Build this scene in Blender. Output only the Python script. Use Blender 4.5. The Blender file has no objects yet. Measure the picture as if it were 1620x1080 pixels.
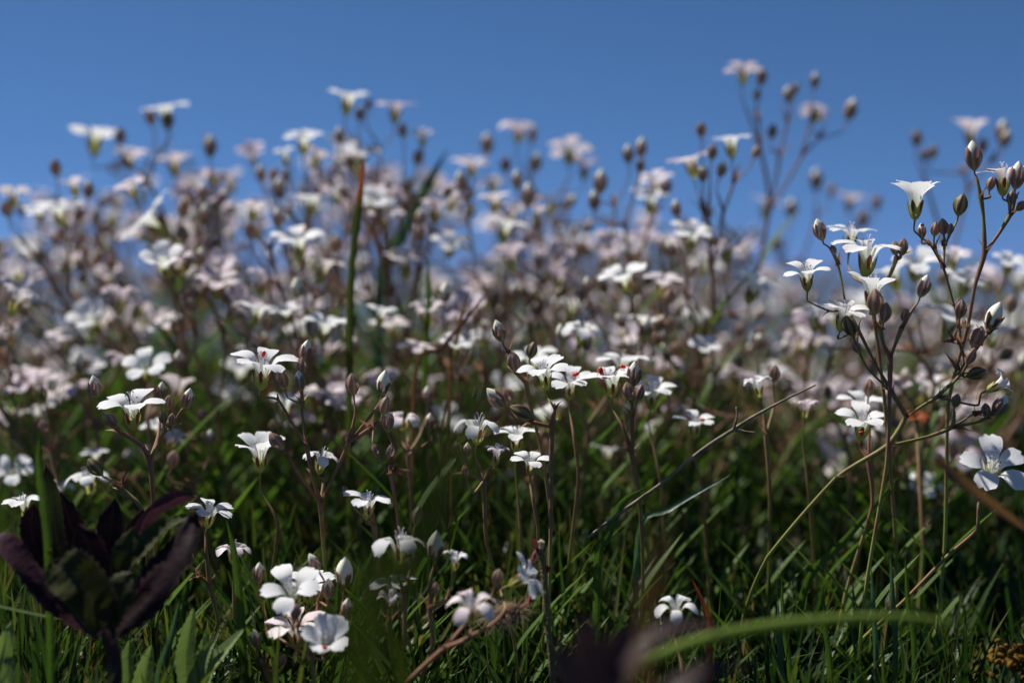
import bpy, math, random
import numpy as np
from mathutils import Vector, Matrix, Quaternion

S = bpy.context.scene
R = math.radians
random.seed(11)
rng = np.random.default_rng(5)

# ------------------------------------------------------------------ camera
F_PX = 2250.0                       # focal length in the photo's pixels (50 mm on 36 mm)
PITCH = math.atan(110 / F_PX)       # horizon about y = 430
CAM = Vector((0, 0, 0.105))
FWD = Vector((0, math.cos(PITCH), -math.sin(PITCH)))
UPV = Vector((0, math.sin(PITCH), math.cos(PITCH)))
FOCUS = 0.285
cd = bpy.data.cameras.new("camera")
cam = bpy.data.objects.new("camera", cd)
S.collection.objects.link(cam)
cam.location = CAM
cam.rotation_euler = (math.pi / 2 - PITCH, 0, 0)
cd.lens = 50
cd.sensor_width = 36
cd.clip_start = 0.005
cd.clip_end = 40000
cd.dof.use_dof = True
cd.dof.focus_distance = FOCUS
cd.dof.aperture_fstop = 8.0
S.camera = cam

# ------------------------------------------------------------------ light
SUN_EL, SUN_AZ = 57, -62            # azimuth from +Y (view direction), negative = to the left
w = bpy.data.worlds.new("World")
S.world = w
w.use_nodes = True
nt = w.node_tree
bg = nt.nodes["Background"]
sky = nt.nodes.new("ShaderNodeTexSky")
sky.sky_type = 'NISHITA'
sky.sun_disc = False
sky.sun_elevation = R(SUN_EL)
sky.sun_rotation = R(SUN_AZ)
sky.altitude = 2600
sky.air_density = 0.7
sky.dust_density = 0.0
sky.ozone_density = 10.0
# seen from a high ridge: the pale band of air lies below the eye's horizon
tcw = nt.nodes.new("ShaderNodeTexCoord")
lift = nt.nodes.new("ShaderNodeVectorMath")
lift.operation = 'ADD'
lift.inputs[1].default_value = (0, 0, 0.10)
nt.links.new(tcw.outputs['Generated'], lift.inputs[0])
nt.links.new(lift.outputs[0], sky.inputs[0])
hsv = nt.nodes.new("ShaderNodeHueSaturation")       # clear polarised alpine blue
hsv.inputs['Saturation'].default_value = 1.03
hsv.inputs['Hue'].default_value = 0.494
nt.links.new(sky.outputs[0], hsv.inputs['Color'])
nt.links.new(hsv.outputs[0], bg.inputs[0])
bg.inputs[1].default_value = 0.068
sl = bpy.data.lights.new("sun", 'SUN')
sl.energy = 5.0
sl.angle = R(0.53)
sl.color = (1.0, 0.96, 0.9)
sun = bpy.data.objects.new("sun", sl)
S.collection.objects.link(sun)
sdir = Vector((math.sin(R(SUN_AZ)) * math.cos(R(SUN_EL)), math.cos(R(SUN_AZ)) * math.cos(R(SUN_EL)), math.sin(R(SUN_EL))))
sun.rotation_euler = (-sdir).to_track_quat('-Z', 'Y').to_euler()
S.view_settings.view_transform = 'Standard'
S.view_settings.look = 'None'
S.view_settings.exposure = 0.47
S.view_settings.gamma = 1
S.cycles.use_denoising = True
S.cycles.max_bounces = 8
S.cycles.transmission_bounces = 6
S.cycles.transparent_max_bounces = 8


# ------------------------------------------------------------------ helpers
def P(px, py, d):
    """the point at depth d metres seen at photo pixel (px, py)"""
    return CAM + d * (FWD + Vector((1, 0, 0)) * ((px - 810) / F_PX) + UPV * ((540 - py) / F_PX))


GY = [-50, 0.0, 0.2, 0.285, 0.45, 0.62, 0.72, 0.82, 0.95, 1.2, 2, 5, 20, 100, 1000, 3500, 9000, 20000]
GZ = [-2, 0.0, 0.003, 0.01, 0.030, 0.045, 0.050, 0.046, 0.03, -0.03, -0.5, -2.6, -11, -60, -380, -450, -450, -450]


def gz(x, y):
    z = np.interp(y, GY, GZ)
    ax = np.abs(x)
    side = np.interp(ax, [0, 0.5, 1.2, 5, 50, 1000, 20000], [0, 0, -0.06, -0.6, -8, -60, -60])
    near = np.clip(1.2 - np.abs(y) / 2, 0, 1) * np.clip(1.5 - ax, 0, 1)
    b = 0.003 * np.sin(x * 41 + 1.3) * np.cos(y * 37) + 0.002 * np.sin(x * 97 + y * 83)
    return np.maximum(z + side, -450) + b * near


def ground_z(x, y):
    return float(gz(np.array([x]), np.array([y]))[0])


class MB:
    def __init__(self):
        self.v, self.f, self.uv, self.mi = [], [], [], []

    def grid(self, rows, uvs, closed=False, mat=0):
        """rows: list of lists of points; uvs likewise"""
        o = len(self.v)
        n = len(rows[0])
        for r, u in zip(rows, uvs):
            self.v += [tuple(p) for p in r]
            self.uv += [tuple(q) for q in u]
        for i in range(len(rows) - 1):
            for j in range(n - 1 if not closed else n):
                k = (j + 1) % n
                self.f.append((o + i * n + j, o + i * n + k, o + (i + 1) * n + k, o + (i + 1) * n + j))
                self.mi.append(mat)
        return self

    def tube(self, pts, radii, sides=7, v0=0.0, v1=1.0, mat=0, cap=True):
        pts = [Vector(p) for p in pts]
        n = len(pts)
        ref = Vector((0.31, 0.77, 0.21)).normalized()
        rows, uvs = [], []
        prev = None
        for i in range(n):
            t = (pts[min(i + 1, n - 1)] - pts[max(i - 1, 0)])
            if t.length < 1e-9:
                t = Vector((0, 0, 1))
            t.normalize()
            a = prev if prev is not None else (ref if abs(ref.dot(t)) < .9 else Vector((1, 0, 0)))
            a = (a - t * a.dot(t)).normalized()
            prev = a
            b = t.cross(a)
            row = []
            for k in range(sides):
                an = 2 * math.pi * k / sides
                row.append(pts[i] + (a * math.cos(an) + b * math.sin(an)) * radii[i])
            rows.append(row)
            v = v0 + (v1 - v0) * i / max(1, n - 1)
            uvs.append([(k / sides, v) for k in range(sides)])
        if cap:
            rows.append([pts[-1]] * sides)
            uvs.append([(k / sides, v1) for k in range(sides)])
        return self.grid(rows, uvs, closed=True, mat=mat)

    def ellipsoid(self, c, ax, ra, rb, seg=8, rings=5, mat=0):
        c, ax = Vector(c), Vector(ax).normalized()
        a = ax.orthogonal().normalized()
        b = ax.cross(a)
        rows, uvs = [], []
        for i in range(rings + 1):
            th = math.pi * i / rings
            rows.append([c - ax * ra * math.cos(th) + (a * math.cos(2 * math.pi * k / seg) + b * math.sin(2 * math.pi * k / seg)) * rb * max(.02, math.sin(th)) for k in range(seg)])
            uvs.append([(k / seg, i / rings) for k in range(seg)])
        return self.grid(rows, uvs, closed=True, mat=mat)

    def mesh(self, name, mats, smooth=True):
        m = bpy.data.meshes.new(name)
        m.from_pydata(self.v, [], self.f)
        for mt in (mats if isinstance(mats, (list, tuple)) else [mats]):
            m.materials.append(mt)
        ul = m.uv_layers.new(name="UVMap")
        li = np.empty(len(m.loops), dtype=np.int32)
        m.loops.foreach_get("vertex_index", li)
        uv = np.array(self.uv, dtype=np.float32)[li]
        ul.data.foreach_set("uv", uv.ravel())
        if any(self.mi):
            m.polygons.foreach_set("material_index", self.mi)
        if smooth:
            m.polygons.foreach_set("use_smooth", [True] * len(m.polygons))
        m.update()
        return m


def link(name, mesh, parent=None, loc=(0, 0, 0), quat=None, scale=1.0):
    o = bpy.data.objects.new(name, mesh)
    S.collection.objects.link(o)
    o.parent = parent
    o.location = loc
    if quat is not None:
        o.rotation_mode = 'QUATERNION'
        o.rotation_quaternion = quat
    o.scale = (scale,) * 3
    return o


def thing(name, loc, label, cat, group=None):
    o = link(name, None, None, loc)
    o.empty_display_size = 0.005
    return tag(o, label, cat, group)


def tag(o, label, cat, group=None):
    o['label'] = label
    o['category'] = cat
    if group:
        o['group'] = group
    return o


def structure(o, kind='structure'):
    o['kind'] = kind
    return o


def spline(pts, sub=6, ten=1.0):
    """Catmull-Rom through the points; ten < 1 straightens the runs between them"""
    p = [Vector(q) for q in pts]
    if len(p) < 3:
        return [p[0].lerp(p[1], i / sub) for i in range(sub + 1)] if len(p) == 2 else p
    out = []
    for i in range(len(p) - 1):
        a = p[i - 1] if i else p[0] * 2 - p[1]
        b, c = p[i], p[i + 1]
        d = p[i + 2] if i + 2 < len(p) else p[-1] * 2 - p[-2]
        for k in range(sub):
            t = k / sub
            q = 0.5 * ((2 * b) + (c - a) * t + (2 * a - 5 * b + 4 * c - d) * t * t + (3 * b - a - 3 * c + d) * t ** 3)
            out.append(q if ten == 1 else b.lerp(c, t).lerp(q, ten))
    out.append(p[-1])
    return out


def leaf_mb(path, width, nrm, fold=0.15, cols=5, wave=0.0, serr=0.0, sub=5, mb=None, prof=None, curl=0.0, mat=0, vein=0.0):
    """a leaf blade along a path (metres); width = half width"""
    mb = mb or MB()
    pts = spline(path, sub)
    n = len(pts)
    nrm = Vector(nrm).normalized()
    rows, uvs = [], []
    for i in range(n):
        s = i / (n - 1)
        t = (pts[min(i + 1, n - 1)] - pts[max(i - 1, 0)]).normalized()
        side = t.cross(nrm)
        if side.length < 1e-6:
            side = t.orthogonal()
        side.normalize()
        up = side.cross(t)
        hw = width * (prof(s) if prof else math.sin(math.pi * min(1, (s * .86 + .14)) ** 1.15) ** .8)
        hw = max(hw, width * .015)
        row, uv = [], []
        for j in range(cols):
            q = -1 + 2 * j / (cols - 1)
            e = abs(q)
            ws = 1.0
            if serr and e > .9:
                ws += serr * (1 if i % 2 else -1)
            lift = fold * e * hw - curl * e * e * hw + wave * width * math.sin(s * 13 + q * 2.2 + width * 900) * e
            lift += vein * width * math.sin(i * 2.1 + e * 3)
            row.append(pts[i] + side * q * hw * ws + up * lift)
            uv.append(((q + 1) / 2, s))
        rows.append(row)
        uvs.append(uv)
    mb.grid(rows, uvs, mat=mat)
    return mb


# ------------------------------------------------------------------ materials
def mat(name):
    m = bpy.data.materials.new(name)
    m.use_nodes = True
    n = m.node_tree.nodes
    n.clear()
    out = n.new("ShaderNodeOutputMaterial")
    return m, m.node_tree, out


def N_(t, kind, **kw):
    n = t.nodes.new("ShaderNode" + kind)
    for k, v in kw.items():
        setattr(n, k, v)
    return n


def ramp(t, src, stops, interp='LINEAR'):
    r = N_(t, "ValToRGB")
    r.color_ramp.interpolation = interp
    el = r.color_ramp.elements
    while len(el) < len(stops):
        el.new(0.5)
    for e, (p, c) in zip(el, stops):
        e.position = p
        e.color = (*c, 1)
    if src is not None:
        t.links.new(src, r.inputs[0])
    return r.outputs[0]


def mix(t, f, a, b, blend='MIX'):
    m = N_(t, "Mix", data_type='RGBA', blend_type=blend)
    for sock, val in ((m.inputs[0], f), (m.inputs[6], a), (m.inputs[7], b)):
        if hasattr(val, 'is_linked') or hasattr(val, 'links'):
            t.links.new(val, sock)
        elif isinstance(val, (int, float)):
            sock.default_value = val
        else:
            sock.default_value = (*val, 1)
    return m.outputs[2]


def math_(t, op, a, b=None, c=None):
    m = N_(t, "Math", operation=op)
    for i, v in enumerate((a, b, c)):
        if v is None:
            continue
        if isinstance(v, (int, float)):
            m.inputs[i].default_value = v
        else:
            t.links.new(v, m.inputs[i])
    return m.outputs[0]


def noise(t, scale, detail=3, coord='Object', rough=.55, vec=None):
    n = N_(t, "TexNoise")
    n.inputs['Scale'].default_value = scale
    n.inputs['Detail'].default_value = detail
    n.inputs['Roughness'].default_value = rough
    if vec is None:
        tc = N_(t, "TexCoord")
        vec = tc.outputs[coord]
    t.links.new(vec, n.inputs['Vector'])
    return n.outputs['Fac']


def uvsep(t):
    u = N_(t, "UVMap", uv_map="UVMap")
    s = N_(t, "SeparateXYZ")
    t.links.new(u.outputs[0], s.inputs[0])
    return s.outputs[0], s.outputs[1], u.outputs[0]


def leafy(t, out, col, tcol, trans=.4, rough=.5, spec=.3, bump=None, bstr=.3):
    """opaque glossy-ish leaf plus light that comes through it"""
    p = N_(t, "BsdfPrincipled")
    p.inputs['Roughness'].default_value = rough
    p.inputs['Specular IOR Level'].default_value = spec
    tr = N_(t, "BsdfTranslucent")
    mx = N_(t, "MixShader")
    mx.inputs[0].default_value = trans
    for sock, val in ((p.inputs['Base Color'], col), (tr.inputs[0], tcol)):
        if isinstance(val, tuple):
            sock.default_value = (*val, 1)
        else:
            t.links.new(val, sock)
    if bump is not None:
        b = N_(t, "Bump")
        b.inputs['Strength'].default_value = bstr
        b.inputs['Distance'].default_value = 0.0004
        t.links.new(bump, b.inputs['Height'])
        t.links.new(b.outputs[0], p.inputs['Normal'])
        t.links.new(b.outputs[0], tr.inputs['Normal'])
    t.links.new(p.outputs[0], mx.inputs[1])
    t.links.new(tr.outputs[0], mx.inputs[2])
    t.links.new(mx.outputs[0], out.inputs[0])


def obj_random(t):
    return N_(t, "ObjectInfo").outputs['Random']


def petal_mat(name, c0, c1, vein, trans):
    m, t, out = mat(name)
    u, v, uv = uvsep(t)
    wob = noise(t, 9, 3, vec=uv)
    uu = math_(t, 'ADD', u, math_(t, 'MULTIPLY', math_(t, 'SUBTRACT', wob, .5), .12))
    # veins fan out along the petal
    st = math_(t, 'ABSOLUTE', math_(t, 'SINE', math_(t, 'MULTIPLY', math_(t, 'SUBTRACT', uu, .5), 25.0)))
    vm = ramp(t, st, [(0.0, (1, 1, 1)), (0.22, (0, 0, 0))])
    tint = mix(t, obj_random(t), c0, c1)
    col = mix(t, math_(t, 'MULTIPLY', vm, .35), tint, vein)
    base = ramp(t, v, [(0.0, (.75, .85, .45)), (.38, (1, 1, 1))])
    col = mix(t, 1.0, col, base, 'MULTIPLY')
    bp = math_(t, 'ADD', math_(t, 'MULTIPLY', vm, -.5), math_(t, 'MULTIPLY', wob, .6))
    leafy(t, out, col, col, trans, .55, .15, bp, .35)
    return m


M_PETAL = petal_mat("petal_white", (.92, .92, .91), (.88, .88, .89), (.76, .74, .79), .40)
M_PINK = petal_mat("petal_pinkish", (.85, .78, .79), (.76, .64, .66), (.60, .45, .50), .34)
M_LILAC = petal_mat("petal_faded", (.74, .64, .69), (.62, .51, .56), (.45, .34, .40), .32)


def calyx_mat(name, green, maroon, lo, wide):
    m, t, out = mat(name)
    u, v, uv = uvsep(t)
    fr = math_(t, 'ABSOLUTE', math_(t, 'SUBTRACT', math_(t, 'FRACT', u), .5))
    fr = math_(t, 'ADD', fr, math_(t, 'MULTIPLY', math_(t, 'SUBTRACT', noise(t, 14, 3, vec=uv), .5), .18))
    a = ramp(t, fr, [(wide, (1, 1, 1)), (wide + .1, (0, 0, 0))])
    b = ramp(t, v, [(lo, (0, 0, 0)), (lo + .2, (1, 1, 1))])
    f = math_(t, 'MULTIPLY', a, b)
    col = mix(t, f, green, maroon)
    col = mix(t, math_(t, 'MULTIPLY', obj_random(t), .35), col, (.10, .06, .05))
    leafy(t, out, col, col, .45, .38, .45, noise(t, 30, 3, vec=uv), .2)
    return m


M_CALYX = calyx_mat("calyx", (.58, .60, .16), (.17, .028, .034), .30, .15)
M_BUD = calyx_mat("bud_sepal", (.52, .50, .26), (.38, .215, .185), .02, .30)
M_BUDG = calyx_mat("bud_sepal_green", (.32, .36, .13), (.19, .10, .08), .05, .22)

m, t, out = mat("bud_petal")
leafy(t, out, (.90, .87, .70), (.85, .82, .5), .12, .55, .12)
M_BUDTIP = m

m, t, out = mat("stem")
u, v, uv = uvsep(t)
nz = noise(t, 260, 3)
f = math_(t, 'ADD', v, math_(t, 'MULTIPLY', math_(t, 'SUBTRACT', nz, .5), 1.0))
col = ramp(t, f, [(0.1, (.32, .37, .08)), (.4, (.34, .33, .09)), (.62, (.34, .19, .10)), (.85, (.30, .13, .09)), (1, (.30, .26, .10))])
col = mix(t, math_(t, 'MULTIPLY', obj_random(t), .5), col, (.20, .21, .06))
leafy(t, out, col, col, .25, .5, .2, nz, .15)
M_STEM = m

m, t, out = mat("stem_rusty")
u, v, uv = uvsep(t)
nz = noise(t, 260, 3)
f = math_(t, 'ADD', v, math_(t, 'MULTIPLY', math_(t, 'SUBTRACT', nz, .5), .8))
col = ramp(t, f, [(0.1, (.22, .25, .06)), (.4, (.28, .24, .09)), (.7, (.33, .19, .13)), (1, (.34, .23, .16))])
col = mix(t, math_(t, 'MULTIPLY', obj_random(t), .5), col, (.30, .20, .10))
leafy(t, out, col, col, .3, .5, .2, nz, .15)
M_STEMR = m

m, t, out = mat("bract")
u, v, uv = uvsep(t)
leafy(t, out, ramp(t, v, [(0, (.12, .05, .035)), (.5, (.24, .12, .075)), (1, (.30, .20, .13))]), (.3, .16, .09), .35, .5, .2)
M_BRACT = m

m, t, out = mat("filament")
leafy(t, out, (.85, .84, .86), (.8, .8, .8), .2, .5, .2)
M_FIL = m
m, t, out = mat("anther")
leafy(t, out, (.30, .16, .24), (.3, .16, .24), .1, .7, .1)
M_ANTH = m


def green_mat(name, stops, tmul=1.6, rough=.42, trans=.35, attr=None, tip=None, bscale=900, spec=.35):
    m, t, out = mat(name)
    u, v, uv = uvsep(t)
    nz = noise(t, 60, 3)
    if attr:
        a = N_(t, "Attribute", attribute_name=attr).outputs['Fac']
        src = math_(t, 'ADD', math_(t, 'MULTIPLY', a, .8), math_(t, 'MULTIPLY', nz, .2))
    else:
        src = nz
    col = ramp(t, src, stops)
    mid = ramp(t, math_(t, 'ABSOLUTE', math_(t, 'SUBTRACT', u, .5)), [(0.0, (1.35, 1.3, 1.1)), (.1, (1, 1, 1))])
    col = mix(t, 1.0, col, mid, 'MULTIPLY')
    if tip:
        tf = ramp(t, v, [(tip[0], (0, 0, 0)), (tip[1], (1, 1, 1))])
        col = mix(t, tf, col, tip[2])
    tc = mix(t, 1.0, col, (tmul, tmul * 1.1, tmul * .6), 'MULTIPLY')
    leafy(t, out, col, tc, trans, rough, spec, noise(t, bscale, 2), .25)
    return m


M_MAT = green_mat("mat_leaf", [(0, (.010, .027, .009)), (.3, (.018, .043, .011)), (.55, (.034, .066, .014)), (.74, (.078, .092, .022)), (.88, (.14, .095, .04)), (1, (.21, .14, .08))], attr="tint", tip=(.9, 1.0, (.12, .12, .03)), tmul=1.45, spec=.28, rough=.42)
M_BLADE = green_mat("grass_blade", [(.3, (.05, .10, .018)), (.7, (.08, .13, .022))], spec=.15, rough=.5)
M_DARKBLADE = green_mat("dark_grass_blade", [(.3, (.045, .065, .008)), (.7, (.065, .08, .010))], spec=.1, rough=.6, trans=.25)
M_STALK = green_mat("stalk_green", [(.3, (.13, .19, .035)), (.7, (.17, .22, .05))], spec=.1, rough=.6)
M_BLADERED = green_mat("grass_blade_red_tip", [(.3, (.045, .065, .014)), (.7, (.065, .085, .018))], spec=.12, tip=(.80, .93, (.50, .085, .02)))
M_BLUEGREEN = green_mat("grass_blade_bluish", [(.3, (.05, .10, .06)), (.7, (.07, .13, .07))])
M_DRY = green_mat("dry_blade", [(.3, (.13, .055, .03)), (.7, (.19, .09, .045))], tmul=1.2)
M_RUST = green_mat("rust_blade", [(.3, (.26, .05, .015)), (.7, (.34, .08, .02))], tmul=1.2)
M_HERB = green_mat("herb_leaf", [(.25, (.12, .18, .06)), (.6, (.20, .26, .10)), (.8, (.22, .18, .11))], bscale=1500, trans=.25, rough=.6)

def purple(name, stops, rim):
    m, t, out = mat(name)
    u, v, uv = uvsep(t)
    nz2 = noise(t, 620, 3)
    col = ramp(t, noise(t, 150, 4), stops)
    e = math_(t, 'ABSOLUTE', math_(t, 'SUBTRACT', u, .5))
    col = mix(t, ramp(t, e, [(.42, (0, 0, 0)), (.485, (.8, .8, .8))]), col, rim)
    col = mix(t, ramp(t, e, [(.0, (.5, .5, .5)), (.05, (0, 0, 0))]), col, rim)
    leafy(t, out, col, col, .22, .6, .15, nz2, .6)
    return m


M_PGREEN = purple("purple_leaf_green", [(.35, (.045, .060, .012)), (.6, (.028, .030, .009)), (.75, (.028, .010, .012))], (.09, .065, .04))
M_PMAUVE = purple("purple_leaf_mauve", [(.35, (.026, .009, .013)), (.55, (.055, .019, .030)), (.75, (.012, .005, .007))], (.08, .032, .042))
m = purple("purple_leaf", [(.35, (.012, .006, .006)), (.6, (.016, .006, .008)), (.75, (.045, .016, .024))], (.055, .024, .028))
M_PURPLE = m
m, t, out = mat("purple_stem")
leafy(t, out, (.035, .012, .014), (.03, .01, .01), .05, .5, .3, noise(t, 600, 3), .3)
M_PSTEM = m
m, t, out = mat("maroon_leaf")
col = ramp(t, noise(t, 90, 3), [(.3, (.020, .011, .010)), (.55, (.045, .022, .022)), (.75, (.07, .030, .014))])
leafy(t, out, col, col, .2, .5, .3, noise(t, 500, 3), .3)
M_MAROON = m

m, t, out = mat("hairy_stem")
col = ramp(t, noise(t, 400, 3), [(.35, (.13, .13, .05)), (.6, (.20, .17, .07)), (.75, (.22, .09, .06))])
leafy(t, out, col, col, .1, .6, .2)
M_HSTEM = m
m, t, out = mat("hairy_red")
leafy(t, out, (.22, .05, .045), (.25, .06, .04), .15, .6, .1)
M_HRED = m
m, t, out = mat("hairy_head")
col = ramp(t, noise(t, 500, 3), [(.35, (.10, .07, .04)), (.55, (.16, .09, .06)), (.7, (.20, .17, .09))])
leafy(t, out, col, col, .2, .7, .1)
M_HHEAD = m
m, t, out = mat("hair")
leafy(t, out, (.55, .45, .32), (.6, .5, .35), .5, .5, .3)
M_HAIR = m
m, t, out = mat("twig")
col = ramp(t, noise(t, 500, 4), [(.3, (.10, .075, .05)), (.55, (.24, .19, .13)), (.75, (.36, .30, .22))])
leafy(t, out, col, col, 0.02, .7, .2, noise(t, 900, 4), .6)
M_TWIG = m
m, t, out = mat("mite_red")
leafy(t, out, (.75, .035, .02), (.8, .05, .02), .1, .35, .5)
M_MITE = m
m, t, out = mat("orange_petal")
leafy(t, out, (.25, .06, .015), (.25, .06, .015), .4, .5, .2)
M_ORANGE = m
m, t, out = mat("yellow_lichen")
leafy(t, out, ramp(t, noise(t, 700, 3), [(.35, (.10, .05, .008)), (.65, (.22, .12, .015))]), (.4, .2, .02), .2, .7, .1)
M_YELLOW = m

m, t, out = mat("soil")
p = N_(t, "BsdfPrincipled")
geo = N_(t, "NewGeometry")
n1 = noise(t, 70, 6, vec=geo.outputs['Position'])
n2 = noise(t, .02, 5, vec=geo.outputs['Position'])
soil = ramp(t, n1, [(.3, (.012, .010, .006)), (.55, (.035, .027, .016)), (.75, (.07, .055, .03))])
far = ramp(t, n2, [(.3, (.014, .030, .014)), (.6, (.026, .045, .018)), (.8, (.05, .055, .03))])
ln = N_(t, "VectorMath", operation='LENGTH')
t.links.new(geo.outputs['Position'], ln.inputs[0])
fd = ramp(t, math_(t, 'MULTIPLY', ln.outputs['Value'], .1), [(.12, (0, 0, 0)), (.4, (1, 1, 1))])
t.links.new(mix(t, fd, soil, far), p.inputs['Base Color'])
p.inputs['Roughness'].default_value = .95
t.links.new(p.outputs[0], out.inputs[0])
M_SOIL = m
m, t, out = mat("hill_forest")
p = N_(t, "BsdfPrincipled")
t.links.new(ramp(t, noise(t, .004, 6), [(.35, (.012, .026, .016)), (.6, (.025, .042, .022)), (.8, (.06, .06, .045))]), p.inputs['Base Color'])
p.inputs['Roughness'].default_value = .95
t.links.new(p.outputs[0], out.inputs[0])
M_HILL = m

# ------------------------------------------------------------------ ground and hills
def sheet_axis(lim, first, n):
    q = np.linspace(0, 1, n)
    return first * q * n * .5 + (lim - first * n * .5) * q ** 9


ax = sheet_axis(16000, .02, 70)
xs = np.concatenate([-ax[:0:-1], ax])
ys = np.concatenate([-sheet_axis(40, .03, 14)[:0:-1], sheet_axis(16000, .02, 110)])
X, Y = np.meshgrid(xs, ys)
Z = gz(X, Y)
nx, ny = len(xs), len(ys)
idx = np.arange(nx * ny).reshape(ny, nx)
faces = np.stack([idx[:-1, :-1], idx[:-1, 1:], idx[1:, 1:], idx[1:, :-1]], -1).reshape(-1, 4)
me = bpy.data.meshes.new("ground")
me.from_pydata(np.stack([X, Y, Z], -1).reshape(-1, 3).tolist(), [], faces.tolist())
me.materials.append(M_SOIL)
me.polygons.foreach_set("use_smooth", [True] * len(me.polygons))
structure(link("ground", me))

hx = np.linspace(-9000, 9000, 140)
hq = np.linspace(0, 1, 24)
V = []
for j, q in enumerate(hq):
    for i, x in enumerate(hx):
        top = 475 + 40 * math.sin(x * .0011 + 1) + 30 * math.sin(x * .0029) + 14 * math.sin(x * .008 + 2)
        k = math.sin(math.pi * q)
        y = 5200 + 3200 * q + 300 * math.sin(x * .0007)
        V.append((x, y, -452 + top * k ** 1.3 + 22 * k * math.sin(x * .006 + q * 9) * math.sin(q * 14 + x * .002)))
nx = len(hx)
Fc = [(j * nx + i, j * nx + i + 1, (j + 1) * nx + i + 1, (j + 1) * nx + i) for j in range(len(hq) - 1) for i in range(nx - 1)]
me = bpy.data.meshes.new("hills")
me.from_pydata(V, [], Fc)
me.materials.append(M_HILL)
me.polygons.foreach_set("use_smooth", [True] * len(me.polygons))
structure(link("hills", me))

# ------------------------------------------------------------------ mat of narrow leaves (stuff)
def leaf_mat():
    LS = []
    def tufts(n, x0, x1, y0, y1, lmin, lmax, spread, per):
        for _ in range(n):
            y = y0 + (y1 - y0) * rng.random()
            x = x0 + (x1 - x0) * rng.random()
            c = rng.random() * (1 if x < .02 else .72)  # shade of the right side painted in: darker leaf colour for those tufts
            k = rng.integers(per[0], per[1])
            hd = rng.random() * 6.283
            ln = (lmin + (lmax - lmin) * rng.random()) * (1 if x < .03 else .86)
            for i in range(k):
                LS.append((x + rng.normal(0, .002), y + rng.normal(0, .002), ln * (.6 + .5 * rng.random()), hd + rng.random() * 6.283,
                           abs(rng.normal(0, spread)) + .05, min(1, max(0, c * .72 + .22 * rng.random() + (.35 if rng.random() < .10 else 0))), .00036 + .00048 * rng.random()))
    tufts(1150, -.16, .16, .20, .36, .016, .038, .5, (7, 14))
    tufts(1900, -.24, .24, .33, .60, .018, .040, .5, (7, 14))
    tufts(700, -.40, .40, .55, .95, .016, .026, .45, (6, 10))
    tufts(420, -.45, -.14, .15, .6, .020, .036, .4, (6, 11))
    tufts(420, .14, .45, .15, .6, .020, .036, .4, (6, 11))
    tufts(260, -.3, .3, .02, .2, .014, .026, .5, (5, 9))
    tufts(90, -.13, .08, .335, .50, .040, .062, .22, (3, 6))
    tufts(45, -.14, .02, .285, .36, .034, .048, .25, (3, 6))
    A = np.array(LS)
    n = len(A)
    rows = 6
    s = np.linspace(0, 1, rows)
    x, y, L, hd, lean, tint, wd = A.T
    z = gz(x, y)
    curve = rng.normal(.25, .35, n)
    cd_, sd_ = np.cos(hd), np.sin(hd)
    an = lean[:, None] + curve[:, None] * s[None, :]            # angle from vertical
    ds = L[:, None] / (rows - 1)
    rr = np.concatenate([np.zeros((n, 1)), np.cumsum(np.sin(an[:, :-1]) * ds, 1)], 1)
    hh = np.concatenate([np.zeros((n, 1)), np.cumsum(np.cos(an[:, :-1]) * ds, 1)], 1)
    px = x[:, None] + cd_[:, None] * rr
    py = y[:, None] + sd_[:, None] * rr
    pz = z[:, None] - .002 + hh
    prof = np.array([.7, .9, 1.0, .95, .65, .03])
    hw = wd[:, None] * prof[None]
    tw = rng.normal(0, .5, n)
    sx, sy = -np.sin(hd + tw), np.cos(hd + tw)
    co = np.empty((n, rows, 3, 3))
    for j, q in enumerate((-1, 0, 1)):
        co[:, :, j, 0] = px + sx[:, None] * hw * q - cd_[:, None] * hw * .45 * abs(q)
        co[:, :, j, 1] = py + sy[:, None] * hw * q - sd_[:, None] * hw * .45 * abs(q)
        co[:, :, j, 2] = pz
    nv = n * rows * 3
    base = (np.arange(n) * rows * 3)[:, None]
    q = []
    for i in range(rows - 1):
        for j in range(2):
            q.append([i * 3 + j, i * 3 + j + 1, (i + 1) * 3 + j + 1, (i + 1) * 3 + j])
    q = np.array(q)
    fc = (base[:, :, None] + q[None]).reshape(-1, 4)
    me = bpy.data.meshes.new("leaf_mat")
    me.vertices.add(nv)
    me.vertices.foreach_set("co", co.reshape(-1))
    me.loops.add(fc.size)
    me.loops.foreach_set("vertex_index", fc.reshape(-1).astype(np.int32))
    me.polygons.add(len(fc))
    me.polygons.foreach_set("loop_start", (np.arange(len(fc)) * 4).astype(np.int32))
    me.update(calc_edges=True)
    me.polygons.foreach_set("use_smooth", [True] * len(fc))
    ul = me.uv_layers.new(name="UVMap")
    uvv = np.empty((n, rows, 3, 2), dtype=np.float32)
    uvv[..., 0] = np.array([0, .5, 1])[None, None, :]
    uvv[..., 1] = s[None, :, None]
    ul.data.foreach_set("uv", uvv.reshape(-1, 2)[fc.reshape(-1)].ravel())
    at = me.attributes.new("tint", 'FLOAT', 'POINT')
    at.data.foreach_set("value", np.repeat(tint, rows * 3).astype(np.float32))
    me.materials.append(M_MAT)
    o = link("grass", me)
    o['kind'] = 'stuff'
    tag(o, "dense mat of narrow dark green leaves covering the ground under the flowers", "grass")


leaf_mat()

# ------------------------------------------------------------------ flower parts (mm -> m)
MM = 0.001


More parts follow.
